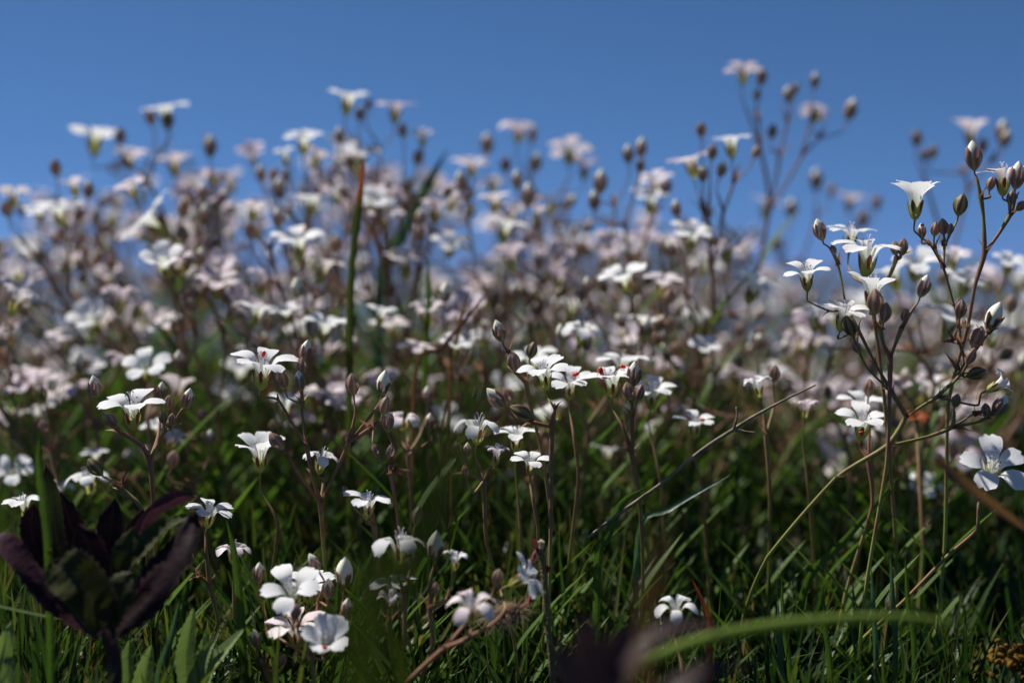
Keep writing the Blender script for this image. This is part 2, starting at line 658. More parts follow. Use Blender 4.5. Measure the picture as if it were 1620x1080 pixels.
def petal_points(kind, rnd):
    """rows of a petal in the XZ plane growing out along +X; millimetres"""
    if kind == 'open':
        el = [78, 72, 50, 20, 5, -5, -14]
        W = 2.35
    elif kind == 'flat':
        el = [78, 70, 42, 8, -4, -10, -20]
        W = 2.25
    elif kind == 'funnel':
        el = [78, 74, 62, 44, 30, 18, 4]
        W = 2.5
    elif kind == 'droop':
        el = [78, 68, 34, -10, -34, -55, -70]
        W = 1.8
    elif kind == 'wilt':
        el = [80, 78, 66, 40, 20, -30, -80]
        W = 1.5
    else:
        el = [82, 74, 45, 14, 3, -6, -14]
        W = 2.0
    jit = rnd.uniform(-7, 7)
    seg = [2.5, 2.4, 1.2, 1.2, 1.3, 1.3, 1.0]
    pts = [(0.6, 1.2)]
    r, z = pts[0]
    for i, (e, d) in enumerate(zip(el, seg)):
        e = e + jit * min(1, i / 3)
        r += d * math.cos(R(e))
        z += d * math.sin(R(e))
        pts.append((r, z))
    wid = [.2, .27, .42, .66, .9, 1.0, .95, .6]
    return pts, [W * q for q in wid]


def petal_mb(kind, rnd, mb=None, ang=0.0, scl=1.0, rows=15, cols=7):
    mb = mb or MB()
    pts, wid = petal_points(kind, rnd)
    n = len(pts) - 1
    notch = rnd.uniform(.4, .85)
    ch = rnd.uniform(-.10, .16)
    wv, ph = rnd.uniform(.05, .22), rnd.uniform(0, 6)
    if kind == 'wilt':
        wv = .5
    tw = rnd.uniform(-.14, .14)
    ca, sa = math.cos(ang), math.sin(ang)
    R_, U_ = [], []
    for i in range(rows):
        s = i / (rows - 1) * n
        k = min(int(s), n - 1)
        f = s - k
        r = pts[k][0] + (pts[k + 1][0] - pts[k][0]) * f
        z = pts[k][1] + (pts[k + 1][1] - pts[k][1]) * f
        dr, dz = pts[k + 1][0] - pts[k][0], pts[k + 1][1] - pts[k][1]
        l = math.hypot(dr, dz)
        dr, dz = dr / l, dz / l
        hw = wid[k] + (wid[k + 1] - wid[k]) * f
        vv = i / (rows - 1)
        row, uv = [], []
        for j in range(cols):
            q = -1 + 2 * j / (cols - 1)
            endk = max(0, vv - .78) / .22
            back = endk * (notch * math.exp(-(q / .28) ** 2) + .75 * abs(q) ** 3)
            rr = r - dr * back
            zz = z - dz * back
            lift = (ch * q * q * hw * (1.6 if vv < .5 else 1) + wv * math.sin(vv * 7 + q * 2.1 + ph) * vv * vv + tw * q * hw * vv)
            rr += -dz * lift
            zz += dr * lift
            yy = q * hw
            row.append(((rr * ca - yy * sa) * scl * MM, (rr * sa + yy * ca) * scl * MM, zz * scl * MM))
            uv.append((j / (cols - 1), vv))
        R_.append(row)
        U_.append(uv)
    mb.grid(R_, U_)
    return mb


KINDS = ('open', 'flat', 'funnel', 'droop', 'wilt')
PETALS = {}          # single petals for the sharp flowers
COROLLA = {}         # whole corollas for the blurred ones
rnd = random.Random(3)
for k in KINDS:
    for mname, mm in (('w', M_PETAL), ('p', M_PINK), ('l', M_LILAC)):
        PETALS[k, mname] = [petal_mb(k, rnd, rows=17, cols=9).mesh("petal", mm) for _ in range(4)]
        L_ = []
        for _ in range(3):
            mb = MB()
            for i in range(5):
                petal_mb(k, rnd, mb, ang=i * 2 * math.pi / 5 + rnd.uniform(-.12, .12), rows=11, cols=5)
            L_.append(mb.mesh("flower", mm))
        COROLLA[k, mname] = L_


def cup(h, prof, tooth, sides=40, rows=9, flare=0.0, closed_tip=False, r0=.4):
    """calyx-like cup with five teeth; prof(v) = radius in mm"""
    rows_, uvs = [], []
    for i in range(rows):
        v = i / (rows - 1)
        row, uv = [], []
        for j in range(sides):
            ph = 2 * math.pi * j / sides
            fr = (ph * 5 / (2 * math.pi)) % 1
            tri = abs(fr - .5) * 2
            top = h * (1 - tooth * tri)
            z = top * v
            vv = z / h
            r = prof(vv) * (1 + .12 * math.cos(2 * math.pi * (fr - .5))) + flare * max(0, vv - .7)
            row.append((r * math.cos(ph) * MM, r * math.sin(ph) * MM, z * MM))
            uv.append((ph * 5 / (2 * math.pi), vv))
        rows_.append(row)
        uvs.append(uv)
    return MB().grid(rows_, uvs, closed=True)


def pl(*kv):
    xs_, ys_ = zip(*kv)
    return lambda v: float(np.interp(v, xs_, ys_))


CALYX = cup(5.1, pl((0, .45), (.08, .85), (.3, 1.4), (.65, 1.75), (1, 1.95)), .42).mesh("calyx", M_CALYX)
# stamens
STAM = []
for _ in range(5):
    mb = MB()
    for i in range(10):
        a = i * .628 + rnd.uniform(-.2, .2)
        ln = rnd.uniform(2.2, 4.6)
        k = rnd.uniform(.15, .55)
        b = Vector((.5 * math.cos(a), .5 * math.sin(a), 4.0))
        pts = [b, b + Vector((math.cos(a) * k * .8, math.sin(a) * k * .8, ln * .55)), b + Vector((math.cos(a) * k * 2.4, math.sin(a) * k * 2.4, ln))]
        pts = [p * MM for p in spline(pts, 3)]
        mb.tube(pts, [.085 * MM] * len(pts), 5)
        if rnd.random() < .75:
            mb.ellipsoid(pts[-1], (math.cos(a + 1), math.sin(a + 1), .3), .27 * MM, .16 * MM, 6, 4, mat=1)
    for sgn in (-1, 1):
        pts = [Vector((0, 0, 4.2)), Vector((.1 * sgn, .05, 6.8)), Vector((.5 * sgn, .1, 8.6)), Vector((.95 * sgn, .1, 8.8))]
        pts = [p * MM for p in spline(pts, 3)]
        mb.tube(pts, [.1 * MM] * len(pts), 5)
    STAM.append(mb.mesh("stamens", [M_FIL, M_ANTH]))

# buds (origin at the pedicel end, axis +Z), unit length 5 mm
pd = pl((0, .38), (.08, .72), (.25, 1.25), (.45, 1.5), (.65, 1.35), (.82, .85), (.95, .28), (1, .05))
BUD = {'d': cup(5.0, pd, .10, rows=12).mesh("bud", M_BUD), 'g': cup(5.0, pd, .10, rows=12).mesh("bud", M_BUDG)}
pw = pl((0, .38), (.08, .75), (.28, 1.25), (.5, 1.55), (.75, 1.45), (1, 1.15))
BUD['w'] = cup(4.6, pw, .32, rows=10).mesh("bud", M_BUD)
BUD['W'] = cup(4.2, pl((0, .4), (.1, .85), (.35, 1.5), (.7, 1.92), (1, 2.1)), .5, rows=10).mesh("bud", M_BUDG)


def tip_mesh(z0, z1, r):
    mb = MB()
    rows_, uvs = [], []
    for i in range(9):
        v = i / 8
        z = z0 + (z1 - z0) * v
        rr = r * max(.06, math.sin(math.pi * (.28 + .72 * v)) ** .75)
        rows_.append([((rr * (1 + .06 * math.cos(5 * a + v * 3))) * math.cos(a) * MM, rr * (1 + .06 * math.cos(5 * a + v * 3)) * math.sin(a) * MM, z * MM) for a in [2 * math.pi * k / 15 for k in range(15)]])
        uvs.append([(k / 15, v) for k in range(15)])
    return mb.grid(rows_, uvs, closed=True).mesh("petal_tip", M_BUDTIP)


TIP = {'w': tip_mesh(1.6, 5.6, 1.3), 'W': tip_mesh(1.4, 6.6, 1.72)}
BRACT = []
for _ in range(4):
    mb = MB()
    for sgn in (-1, 1):
        a = rnd.uniform(-.5, .5)
        d = Vector((sgn * math.cos(a), math.sin(a), 0))
        p0 = d * .3 * MM
        L = rnd.uniform(1.6, 3.0)
        p1 = p0 + (d * .35 + Vector((0, 0, .8))) * L * .5 * MM
        p2 = p0 + (d * .75 + Vector((0, 0, .9))) * L * MM
        leaf_mb([p0, p1, p2], .45 * MM, -d + Vector((0, 0, .3)), fold=.5, cols=3, mb=mb, prof=lambda s: 1 - s ** 1.4)
    BRACT.append(mb.mesh("bract", M_BRACT))


def axis(lean, face):
    l, f = R(lean), R(face)
    return Vector((math.sin(l) * math.cos(f), -math.sin(f), math.cos(l) * math.cos(f))).normalized()


def orient(ax, roll):
    return Vector((0, 0, 1)).rotation_difference(ax) @ Quaternion((0, 0, 1), roll)


# ---- the description of a plant: N = joint of the stem, F = flower, B = bud, K = bare tip with bracts
def N(px, py, dd=0, *ch):
    return ('N', px, py, dd, ch)


def F(px, py, dd=0, size=95, lean=0, face=20, kind='open', tone='w', roll=None):
    return ('F', px, py, dd, size, lean, face, kind, tone, roll)


def B(px, py, dd=0, ln=40, lean=0, kind='d', face=8):
    return ('B', px, py, dd, ln, lean, face, kind)


def K(px, py, dd=0):
    return ('K', px, py, dd)


class Plant:
    def __init__(self, label, d, tree, base=None, hero=True, group=None, world=False, rad=1.0):
        """tree in photo pixels at depth d (dd in mm is added); the stem goes on to the ground at base (px) """
        self.hero, self.d, self.rad = hero, d, rad * .66
        self.world = world
        root = self.pos(tree)
        if base is None:
            bx, by = root.x * 1.0, root.y + .004
        else:
            jr = random.Random(int(base[0] * 7 + d * 1e5))
            q = P(base[0] + (jr.gauss(0, 42) if hero else 0), 540, d + (base[1] if len(base) > 1 else 0) * MM + (jr.uniform(.002, .016) if hero else 0))
            bx, by = q.x, q.y
        self.base = Vector((bx, by, ground_z(bx, by)))
        self.top = thing("wildflower", self.base, label, "wildflower", group)
        self.mb = MB()
        self.rnd = random.Random(int(root.x * 1e5) ^ int(root.z * 1e5) ^ int(d * 1e4))
        self.nfork = 0
        b = self.base
        mid = b.lerp(root, .5) + Vector((self.rnd.uniform(-.002, .002), 0, .002))
        self.zmin, self.zmax = b.z, max(self.maxz(tree), b.z + .02)
        self.chain([b - Vector((0, 0, .004)), mid], [.62, .58], tree, 0)
        link("stem", self.mb.mesh("stem", M_STEM if hero else M_STEMR), self.top)
        nleaf = 2 if hero else 3
        for i in range(nleaf):                      # leaf pairs low on the stem
            q = b.lerp(root, .22 + (.22 if hero else .3) * i)
            for sgn in (-1, 1):
                a = self.rnd.uniform(-.7, .7)
                dv = Vector((sgn * math.cos(a), math.sin(a), 0))
                L = self.rnd.uniform(.012, .02) * (1 if hero else 1.25)
                mb = leaf_mb([q - b, q - b + (dv * .5 + Vector((0, 0, .75))) * L * .5, q - b + (dv * .8 + Vector((0, 0, .95))) * L], .0009 if hero else .0012, -dv + Vector((0, 0, .5)), fold=.4, cols=3)
                link("leaf", mb.mesh("leaf", M_BLADE), self.top)

    def pos(self, n):
        return Vector(n[1]) if self.world else P(n[1], n[2], self.d + n[3] * MM)

    def maxz(self, n):
        z = self.pos(n).z
        if n[0] == 'N':
            return max([z] + [self.maxz(c) for c in n[4]])
        return z

    def flush(self, pts, rad):
        b = self.base
        sm = spline(pts, 5, .5)
        k = len(pts) - 1
        rr = [float(np.interp(i / 5, range(k + 1), rad)) * MM * self.rad for i in range(len(sm))] if len(pts) > 2 else list(np.interp(np.linspace(0, 1, len(sm)), [0, 1], [rad[0] * MM * self.rad, rad[-1] * MM * self.rad]))
        zr = self.zmax - self.zmin
        o = len(self.mb.uv)
        self.mb.tube([p - b for p in sm], rr, 8 if self.hero else 5)
        for i in range(o, len(self.mb.uv)):          # v = relative height on the plant
            self.mb.uv[i] = (self.mb.uv[i][0], min(1, max(0, (self.mb.v[i][2]) / zr)))

    def chain(self, pts, rad, n, depth):
        if n[0] == 'N':
            p = self.pos(n)
            r = max(.27, .56 - .07 * depth)
            ch = n[4]
            fork = len(ch) > 1
            pts.append(p)
            rad.append(r * (1.55 if fork else 1))
            if self.hero and not fork and len(ch) == 1 and len(pts) > 3 and self.rnd.random() < .4:
                self.bract(p, (pts[-1] - pts[-2]).normalized(), .9)
            if fork:
                self.bract(p, (pts[-1] - pts[-2]).normalized())
            if not ch:
                self.flush(pts, rad)
                return
            self.chain(pts, rad, ch[0], depth + (1 if fork else 0))
            for c in ch[1:]:
                self.chain([p], [r * .95], c, depth + 1)
            return
        p = self.pos(n)
        if n[0] == 'K':
            self.flush(pts + [p], rad + [.25])
            self.bract(p, (p - pts[-1]).normalized(), 1.5)
            self.bract(p, (p - pts[-1]).normalized(), 1.2)
            return
        if n[0] == 'F':
            _, px, py, dd, size, lean, face, kind, tone, roll = n
            if not self.hero:
                lean, face, size = lean + self.rnd.gauss(0, 8), face + self.rnd.gauss(2, 11), size * self.rnd.uniform(.88, 1.08)
            elif face < 35:
                face *= .68
            ax = axis(lean, face)
            sc = size if self.world else size / F_PX * self.d / (14.0 * MM)
            roll = self.rnd.uniform(0, 6.28) if roll is None else R(roll)
            base = p - ax * 6.9 * MM * sc
            self.pedicel(pts, rad, base, ax)
            q = orient(ax, roll)
            lb = base - self.base
            if self.hero:
                fl = link("flower", None, self.top, lb, q, sc)
                fl.empty_display_size = .002
                ms = PETALS[kind, tone]
                for i in range(5):
                    a = 2 * math.pi * i / 5 + self.rnd.uniform(-.13, .13)
                    po = link("petal", ms[self.rnd.randrange(4)], fl, (0, 0, .0002 * self.rnd.random()),
                              Quaternion((0, 0, 1), a) @ Quaternion((0, 1, 0), self.rnd.uniform(-.07, .07)), self.rnd.uniform(.94, 1.05))
                link("calyx", CALYX, fl)
                link("stamens", STAM[self.rnd.randrange(5)], fl, quat=Quaternion((0, 0, 1), self.rnd.uniform(0, 6)))
            else:
                fl = link("flower", COROLLA[kind, tone][self.rnd.randrange(3)], self.top, lb, q, sc)
                link("calyx", CALYX, fl)
            return
        _, px, py, dd, ln, lean, face, kind = n
        ax = axis(lean, face)
        L = ln * (.80 if self.hero else .78) / F_PX * self.d
        unit = {'d': 5.0, 'g': 5.0, 'w': 5.3, 'W': 6.6}[kind] * MM
        sc = L / unit
        base = p - ax * L * .5
        self.pedicel(pts, rad, base, ax)
        q = orient(ax, self.rnd.uniform(0, 6.28))
        bo = link("bud", BUD[kind], self.top, base - self.base, q, sc)
        if kind in TIP:
            link("petal_tip", TIP[kind], bo)

    def pedicel(self, pts, rad, base, ax):
        last = pts[-1]
        l = (base - last).length
        q = base - ax * min(.35 * l, .004)
        self.flush(pts + [q, base + ax * .0003], rad + [.27, .32])

    def bract(self, p, dirn, s=1.3):
        if not self.hero:
            if self.rnd.random() < .35:
                return
            s *= 1.35
        link("bract", BRACT[self.rnd.randrange(4)], self.top, p - self.base, orient(dirn, self.rnd.uniform(0, 6.28)), s)


# ------------------------------------------------------------------ sharp plants
H = Plant
H("sharp white flower with upright stamens between dark buds, rising beside the purple leafy plant", FOCUS,
  N(243, 800, 0, N(237, 728, 0,
    N(222, 703, -1, N(190, 682, -2, B(176, 664, -3, 36, -28), N(160, 648, 2, B(150, 612, 2, 44, -6, 'w')))),
    N(226, 704, 0, F(208, 634, 0, 102, 2, 24, 'open', 'w', 72)),
    N(252, 697, 2, N(263, 678, 2, B(258, 660, 0, 28, -5), B(272, 662, -1, 24, 10), N(275, 668, 3, N(288, 648, 3, B(297, 631, 3, 42, 16, 'w'))), B(267, 636, 6, 32, 8))),
    N(250, 690, 12, B(256, 618, 15, 36, 5, 'w')))), (250,))
H("single closed bud on a thin arching stalk above the purple leafy plant", FOCUS - .005,
  N(228, 812, 0, N(196, 777, 0, N(172, 757, 0, B(150, 738, 0, 44, -38, 'g')), K(193, 768, -1))), (275, 8))
H("tall forked stem with a red-dotted white flower and many dark buds, left of centre", FOCUS,
  N(520, 960, 2, N(513, 880, 1, N(507, 797, 0,
    N(494, 752, 0, N(485, 706, 0,
      N(470, 682, 0, N(440, 632, 0, F(416, 569, 0, 102, 6, 20, 'open', 'w', 20))),
      N(478, 655, 3, N(478, 640, 3, B(484, 557, 3, 46, 10, 'w'), B(478, 578, 1, 36, 0), B(474, 603, 0, 40, -5, 'w'), B(447, 600, 5, 40, -14))))),
    N(468, 742, -3, B(437, 697, -4, 42, -38)),
    N(512, 760, 3, F(511, 716, 3, 72, 12, 6, 'droop', 'w')),
    N(528, 752, 0, N(552, 700, 0,
      N(562, 655, 1, B(558, 607, 1, 46, -4)),
      N(575, 672, 0, N(592, 650, 0, B(607, 605, 0, 52, 10, 'W'))),
      N(585, 678, -2, B(609, 641, -2, 40, 14), K(586, 676, -4))))))), (525,))
H("dark stem topped by a hanging pair of closed buds and a dry star of bracts", FOCUS - .003,
  N(632, 850, 0, N(624, 785, 0, N(619, 752, 0, N(618, 735, 0, B(618, 716, 0, 36, 3), K(622, 740, -1)), B(595, 712, 2, 32, -22), N(621, 700, 3, B(613, 665, 3, 46, -4, 'w'))))), (640,))
H("white flower in side view with shadowed throat, behind the red-dotted flower's stem", FOCUS + .012,
  N(440, 830, 0, F(410, 706, 0, 88, 0, 16, 'funnel', 'w')), (455,))
H("small white flower with long upright styles held on dark red crossing stalks", FOCUS - .008,
  N(600, 900, 0, N(592, 832, 0, F(583, 786, 0, 76, 6, 12, 'flat', 'w'), B(546, 775, 2, 22, -25))), (610,))
H("white flower seen from the side with drooping outer petals, under the blurred green blade", FOCUS - .022,
  N(640, 1010, 0, N(640, 940, 0, F(633, 848, 0, 104, 2, -2, 'droop', 'w', 10), N(655, 880, 6, B(660, 815, 6, 42, 14, 'g')), N(648, 925, 0, B(647, 890, -2, 36, 14)))), (640,))
H("fat cream bud about to open beside a crumpled white flower", FOCUS - .022,
  N(684, 1020, 0, N(680, 965, 0, N(682, 915, 0, B(690, 863, 0, 62, 6, 'W')), N(705, 950, 2, F(722, 880, 2, 50, 10, 10, 'wilt', 'w')), B(690, 930, -3, 26, -6))), (690,))
H("flat greyish flower with a shrivelled pink flower hanging just below it", FOCUS - .02,
  N(620, 1030, 0, N(617, 985, 0, F(617, 944, -3, 50, 0, 25, 'wilt', 'p'), N(632, 960, 6, F(622, 920, 6, 82, 0, 6, 'flat', 'w')))), (630,))
H("soft focus lilac white flower with ragged petals near the bottom centre", FOCUS - .034,
  N(640, 1085, 4, N(700, 1028, 2, N(740, 1010, 0, F(745, 948, 0, 92, 0, 32, 'droop', 'p', 30)), N(778, 988, 4, N(800, 962, 7, F(838, 908, 10, 84, 58, 22, 'flat', 'w', 15))), N(760, 960, 8, B(787, 912, 10, 38, 16)))), (610,))
H("white flowers in a tight bunch with cream buds at lower left of centre", FOCUS - .018,
  N(500, 1090, 0, N(492, 1040, 0,
    N(470, 985, 0, F(460, 928, -3, 98, -3, 36, 'open', 'w', 50), B(468, 967, -6, 34, 12)),
    N(500, 985, 6, N(505, 950, 8, B(497, 890, 4, 40, -26, 'w'), F(490, 918, 12, 85, 6, 18, 'open', 'w'), B(519, 931, 4, 42, 4, 'w'))),
    N(535, 990, 4, B(545, 905, 4, 66, 4, 'W'), B(548, 962, 0, 40, 8, 'w')),
    F(466, 982, 2, 100, -4, 18, 'flat', 'p', 20),
    F(516, 1010, -8, 92, 8, 42, 'funnel', 'w', 40),
    N(430, 1000, 6, B(410, 906, 6, 42, 3, 'w')))), (500,))
H("two small buds on short stalks low in the leaves near the bottom", FOCUS - .012,
  N(425, 1100, 0, N(420, 1060, 0, B(404, 1010, 0, 36, -4, 'w'), B(447, 1043, 0, 28, 8))), (430,))
H("white flower tilted right, touching the purple leaf tip", FOCUS,
  N(345, 985, 0, N(332, 925, 0, N(326, 870, 0, F(334, 803, 0, 70, 14, 14, 'flat', 'w')), N(310, 905, 0, B(297, 882, 0, 38, -8, 'w')), K(318, 912, -2))), (350,))
H("nodding lilac white flower behind a thin upright grass blade", FOCUS + .006,
  N(372, 975, 0, F(370, 862, 0, 66, 2, 4, 'droop', 'p')), (374,))
H("white flower with two tall styles at the far left edge", FOCUS + .012,
  N(55, 900, 0, F(37, 789, 0, 68, -2, 12, 'flat', 'w')), (70,))
H("bright white flower at the centre with a reddish crooked stalk and lying buds", FOCUS,
  N(868, 1000, 0, N(871, 860, 0, N(873, 675, 0, N(878, 648, 0, F(858, 580, 0, 84, -10, 30, 'open', 'w', 30)),
    N(842, 668, -1, B(823, 652, -2, 52, -62, 'g'), N(812, 655, -1, B(785, 630, -1, 50, -42, 'w')), N(826, 650, 3, B(804, 624, 4, 36, -34)))))), (868,))
H("brown stem of closed buds leaning left just behind the central flower", FOCUS + .006,
  N(872, 830, 0, N(858, 720, 0, N(840, 645, 0, N(832, 605, 0, N(818, 590, 0, N(806, 560, 0, B(790, 524, 0, 44, -18, 'w')), B(812, 571, -2, 42, -10, 'd')), N(838, 580, 3, B(842, 553, 3, 36, 14, 'g')))))), (876,))
H("white flower with a red mite near its centre, right behind the central flower", FOCUS + .012,
  N(915, 760, 0, N(908, 690, 0, F(902, 598, 0, 76, 0, 30, 'open', 'w', 12))), (920,))
H("white flower carrying two red mites, with dark buds at its right", FOCUS + .008,
  N(1012, 790, 0, N(1000, 720, 0, N(985, 675, 0, F(966, 592, 0, 82, -4, 20, 'open', 'w', 30)), N(1000, 660, -2, B(1003, 592, -3, 48, 3, 'w'), B(994, 618, -5, 38, -12), B(1012, 620, -1, 34, 14)))), (1018,))
H("flat white flower a little above and behind the one with two mites", FOCUS + .035,
  N(1000, 740, 0, F(985, 565, 0, 84, 0, 14, 'flat', 'w')), (1005,))
H("white flower peeking out behind the dark buds right of centre", FOCUS + .03,
  N(1045, 760, 0, F(1033, 612, 0, 78, 4, 26, 'open', 'w')), (1050,))
H("shaggy white flower with backswept petals over a striped calyx", FOCUS - .004,
  N(770, 860, 0, N(766, 760, 0, F(758, 664, 0, 84, 6, 14, 'droop', 'w', 40), N(742, 748, 2, B(724, 708, 2, 30, -16, 'g'), B(739, 712, 2, 30, 6, 'w')), N(776, 740, -2, F(786, 712, -3, 52, 6, 4, 'wilt', 'l')), N(750, 780, -2, B(736, 745, -2, 26, -12)))), (775,))
H("small white flower with grey throat low at the centre", FOCUS + .004,
  N(852, 850, 0, N(843, 790, 0, F(840, 724, 0, 64, 2, 22, 'open', 'w'))), (856,))
H("white flower in pure side view, under the lying green bud", FOCUS + .014,
  N(825, 860, 0, F(818, 683, 0, 72, 2, 6, 'flat', 'w')), (830,))

# the tall plant on the right
H("large branching plant on the right with four crisp white flowers and dark buds", FOCUS,
  N(1215, 880, 8, N(1322, 756, 3, N(1403, 706, 0, N(1432, 660, 0,
    N(1412, 622, 0, N(1385, 575, 0, N(1358, 522, 0,
        N(1340, 492, 2, N(1312, 492, 3, F(1276, 425, 3, 76, -6, 20, 'open', 'w', 55)), N(1326, 420, 5, N(1312, 392, 4, B(1297, 364, 4, 44, -18, 'w')), N(1322, 405, 5, B(1318, 395, 3, 22, -20)))),
        F(1338, 487, -3, 80, 10, 22, 'open', 'w', 10), B(1344, 515, -5, 46, -22, 'g'))), B(1355, 549, -2, 28, -30)),
    N(1462, 640, 0, N(1482, 628, 0,
      N(1508, 602, 0, N(1527, 574, 0,
        N(1519, 545, 0, N(1518, 520, 0, N(1510, 485, 0, N(1493, 425, 0,
            N(1472, 388, 0, F(1450, 304, -2, 88, 2, 3, 'funnel', 'w', 50)),
            N(1480, 395, 2, N(1476, 385, 2, B(1458, 366, 4, 30, -6, 'w')), B(1479, 362, 2, 30, 2)),
            N(1494, 390, 1, B(1492, 358, 0, 34, -8), B(1503, 362, -1, 24, 10), N(1508, 362, 1, B(1520, 323, 1, 46, 10, 'g'))))), B(1520, 488, -3, 38, 4)), K(1512, 540, -1)),
        N(1550, 545, 0, N(1562, 528, 0, B(1573, 500, 0, 60, 20, 'W'), K(1556, 528, 2)), B(1546, 532, -3, 46, 22), B(1536, 563, -4, 36, 24)))),
      N(1505, 608, -1, N(1520, 592, -1, B(1545, 590, -1, 40, 70, 'g'), K(1518, 588, 0))),
      N(1535, 640, 1, N(1548, 640, 1, F(1588, 605, 0, 62, 62, 10, 'wilt', 'w')))))),
    N(1470, 690, 2, N(1505, 676, 2, N(1510, 655, 2, B(1513, 633, 2, 30, 12)), N(1545, 668, 2, N(1562, 660, 0, B(1560, 648, -1, 30, -10), N(1570, 656, 0, B(1582, 642, 0, 44, 32, 'w')))), K(1540, 655, 4)))))),
  (1120, 15), rad=1.05)
H("straight stem with a flower in profile over two dark buds, inside the right-hand plant", FOCUS - .004,
  N(1402, 740, 0, N(1407, 640, 0, N(1408, 568, 0,
    N(1398, 545, 0, N(1392, 518, 0, N(1396, 490, 2, F(1381, 448, 2, 88, 4, 4, 'funnel', 'w', 30)), B(1384, 476, -4, 52, -4), N(1399, 520, 0, B(1400, 494, -3, 42, 6)))),
    N(1415, 548, 0, N(1425, 522, 0, N(1442, 492, 0, B(1461, 453, 0, 44, 16, 'w')), B(1432, 498, 0, 30, 2)))))), (1400,))
H("pair of white flowers side by side high in the right-hand plant, before the sky", FOCUS + .008,
  N(1400, 640, 0, N(1385, 520, 0, N(1374, 450, 0, F(1374, 386, 0, 108, 3, 12, 'flat', 'w', 20), N(1352, 440, 6, F(1347, 362, 10, 82, 4, 8, 'flat', 'w')), N(1405, 440, 2, N(1417, 412, 2, B(1416, 392, 2, 30, -8), B(1428, 390, 2, 36, 6)))))), (1415,))
H("upright stem at the right edge with a large pointed bud against the sky", FOCUS + .004,
  N(1500, 640, 6, N(1530, 520, 2, N(1543, 450, 0, N(1557, 402, 0,
    N(1556, 345, 0, N(1552, 315, 0, N(1546, 285, 0, B(1540, 247, 0, 56, -8, 'w')), N(1566, 312, 2, B(1568, 290, 2, 30, 10)))),
    N(1580, 370, 0, N(1598, 340, 0, N(1606, 315, 0, B(1609, 278, -2, 52, 4, 'w')), N(1596, 320, 3, F(1586, 268, 3, 86, -3, 6, 'flat', 'p', 15)), B(1601, 312, -3, 32, 4), B(1616, 325, 0, 28, 45))))))), (1490,))
H("large white flower facing the camera at the right edge, low, with shadowed petals", FOCUS,
  N(1430, 950, 4, N(1500, 878, 2, N(1545, 838, 0, N(1549, 790, 0, F(1573, 733, 10, 112, -6, 46, 'open', 'w', 90))))), (1330, 10))
H("two white flowers close together in front of the right-hand plant's fork", FOCUS + .014,
  N(1380, 800, 0, N(1374, 730, 0, F(1366, 658, -2, 86, 0, 32, 'open', 'w', 80), N(1378, 690, 8, F(1364, 630, 14, 80, 0, 18, 'open', 'w')), N(1376, 660, 2, B(1375, 613, 2, 38, 2)))), (1385,))
H("white flower with a red mite over grass, beside the dry twig", FOCUS + .028,
  N(1112, 780, 0, F(1100, 662, 0, 68, 0, 18, 'open', 'w')), (1118,))
H("narrow half open white flower standing above the dry twig", FOCUS + .02,
  N(1218, 780, 0, N(1212, 690, 0, F(1197, 603, 0, 58, -14, 8, 'wilt', 'w'), N(1225, 640, 4, B(1225, 590, 4, 36, 3)))), (1220,))
H("half open flower with pinkish base right of the dry twig's tip", FOCUS + .026,
  N(1280, 780, 0, F(1276, 640, 0, 52, 6, 4, 'wilt', 'p')), (1284,))
H("ragged white flower low among the leaves above the blurred maroon leaf", FOCUS - .02,
  N(1080, 1060, 0, F(1070, 951, 0, 78, 0, 32, 'droop', 'w')), (1084,))
H("white flower seen from its side right of the purple plant's bud", FOCUS + .03,
  N(160, 870, 0, F(138, 748, 0, 78, -6, 8, 'droop', 'w')), (170,))
H("soft white flower with a yellowish calyx above the sharp left flower", FOCUS + .05,
  N(240, 720, 0, N(234, 660, 0, F(231, 575, 0, 74, 0, 22, 'open', 'w'), B(283, 572, 3, 44, 3, 'w')), ), (245,), hero=False)
H("small cream bud and lilac white flower between the stems left of the blurred blade", FOCUS + .03,
  N(650, 780, 0, N(645, 720, 0, F(638, 654, 0, 72, 8, 6, 'droop', 'p'), B(680, 668, 0, 36, 4, 'w'), N(664, 690, 8, B(676, 625, 10, 36, 2, 'w')))), (652,), hero=False)


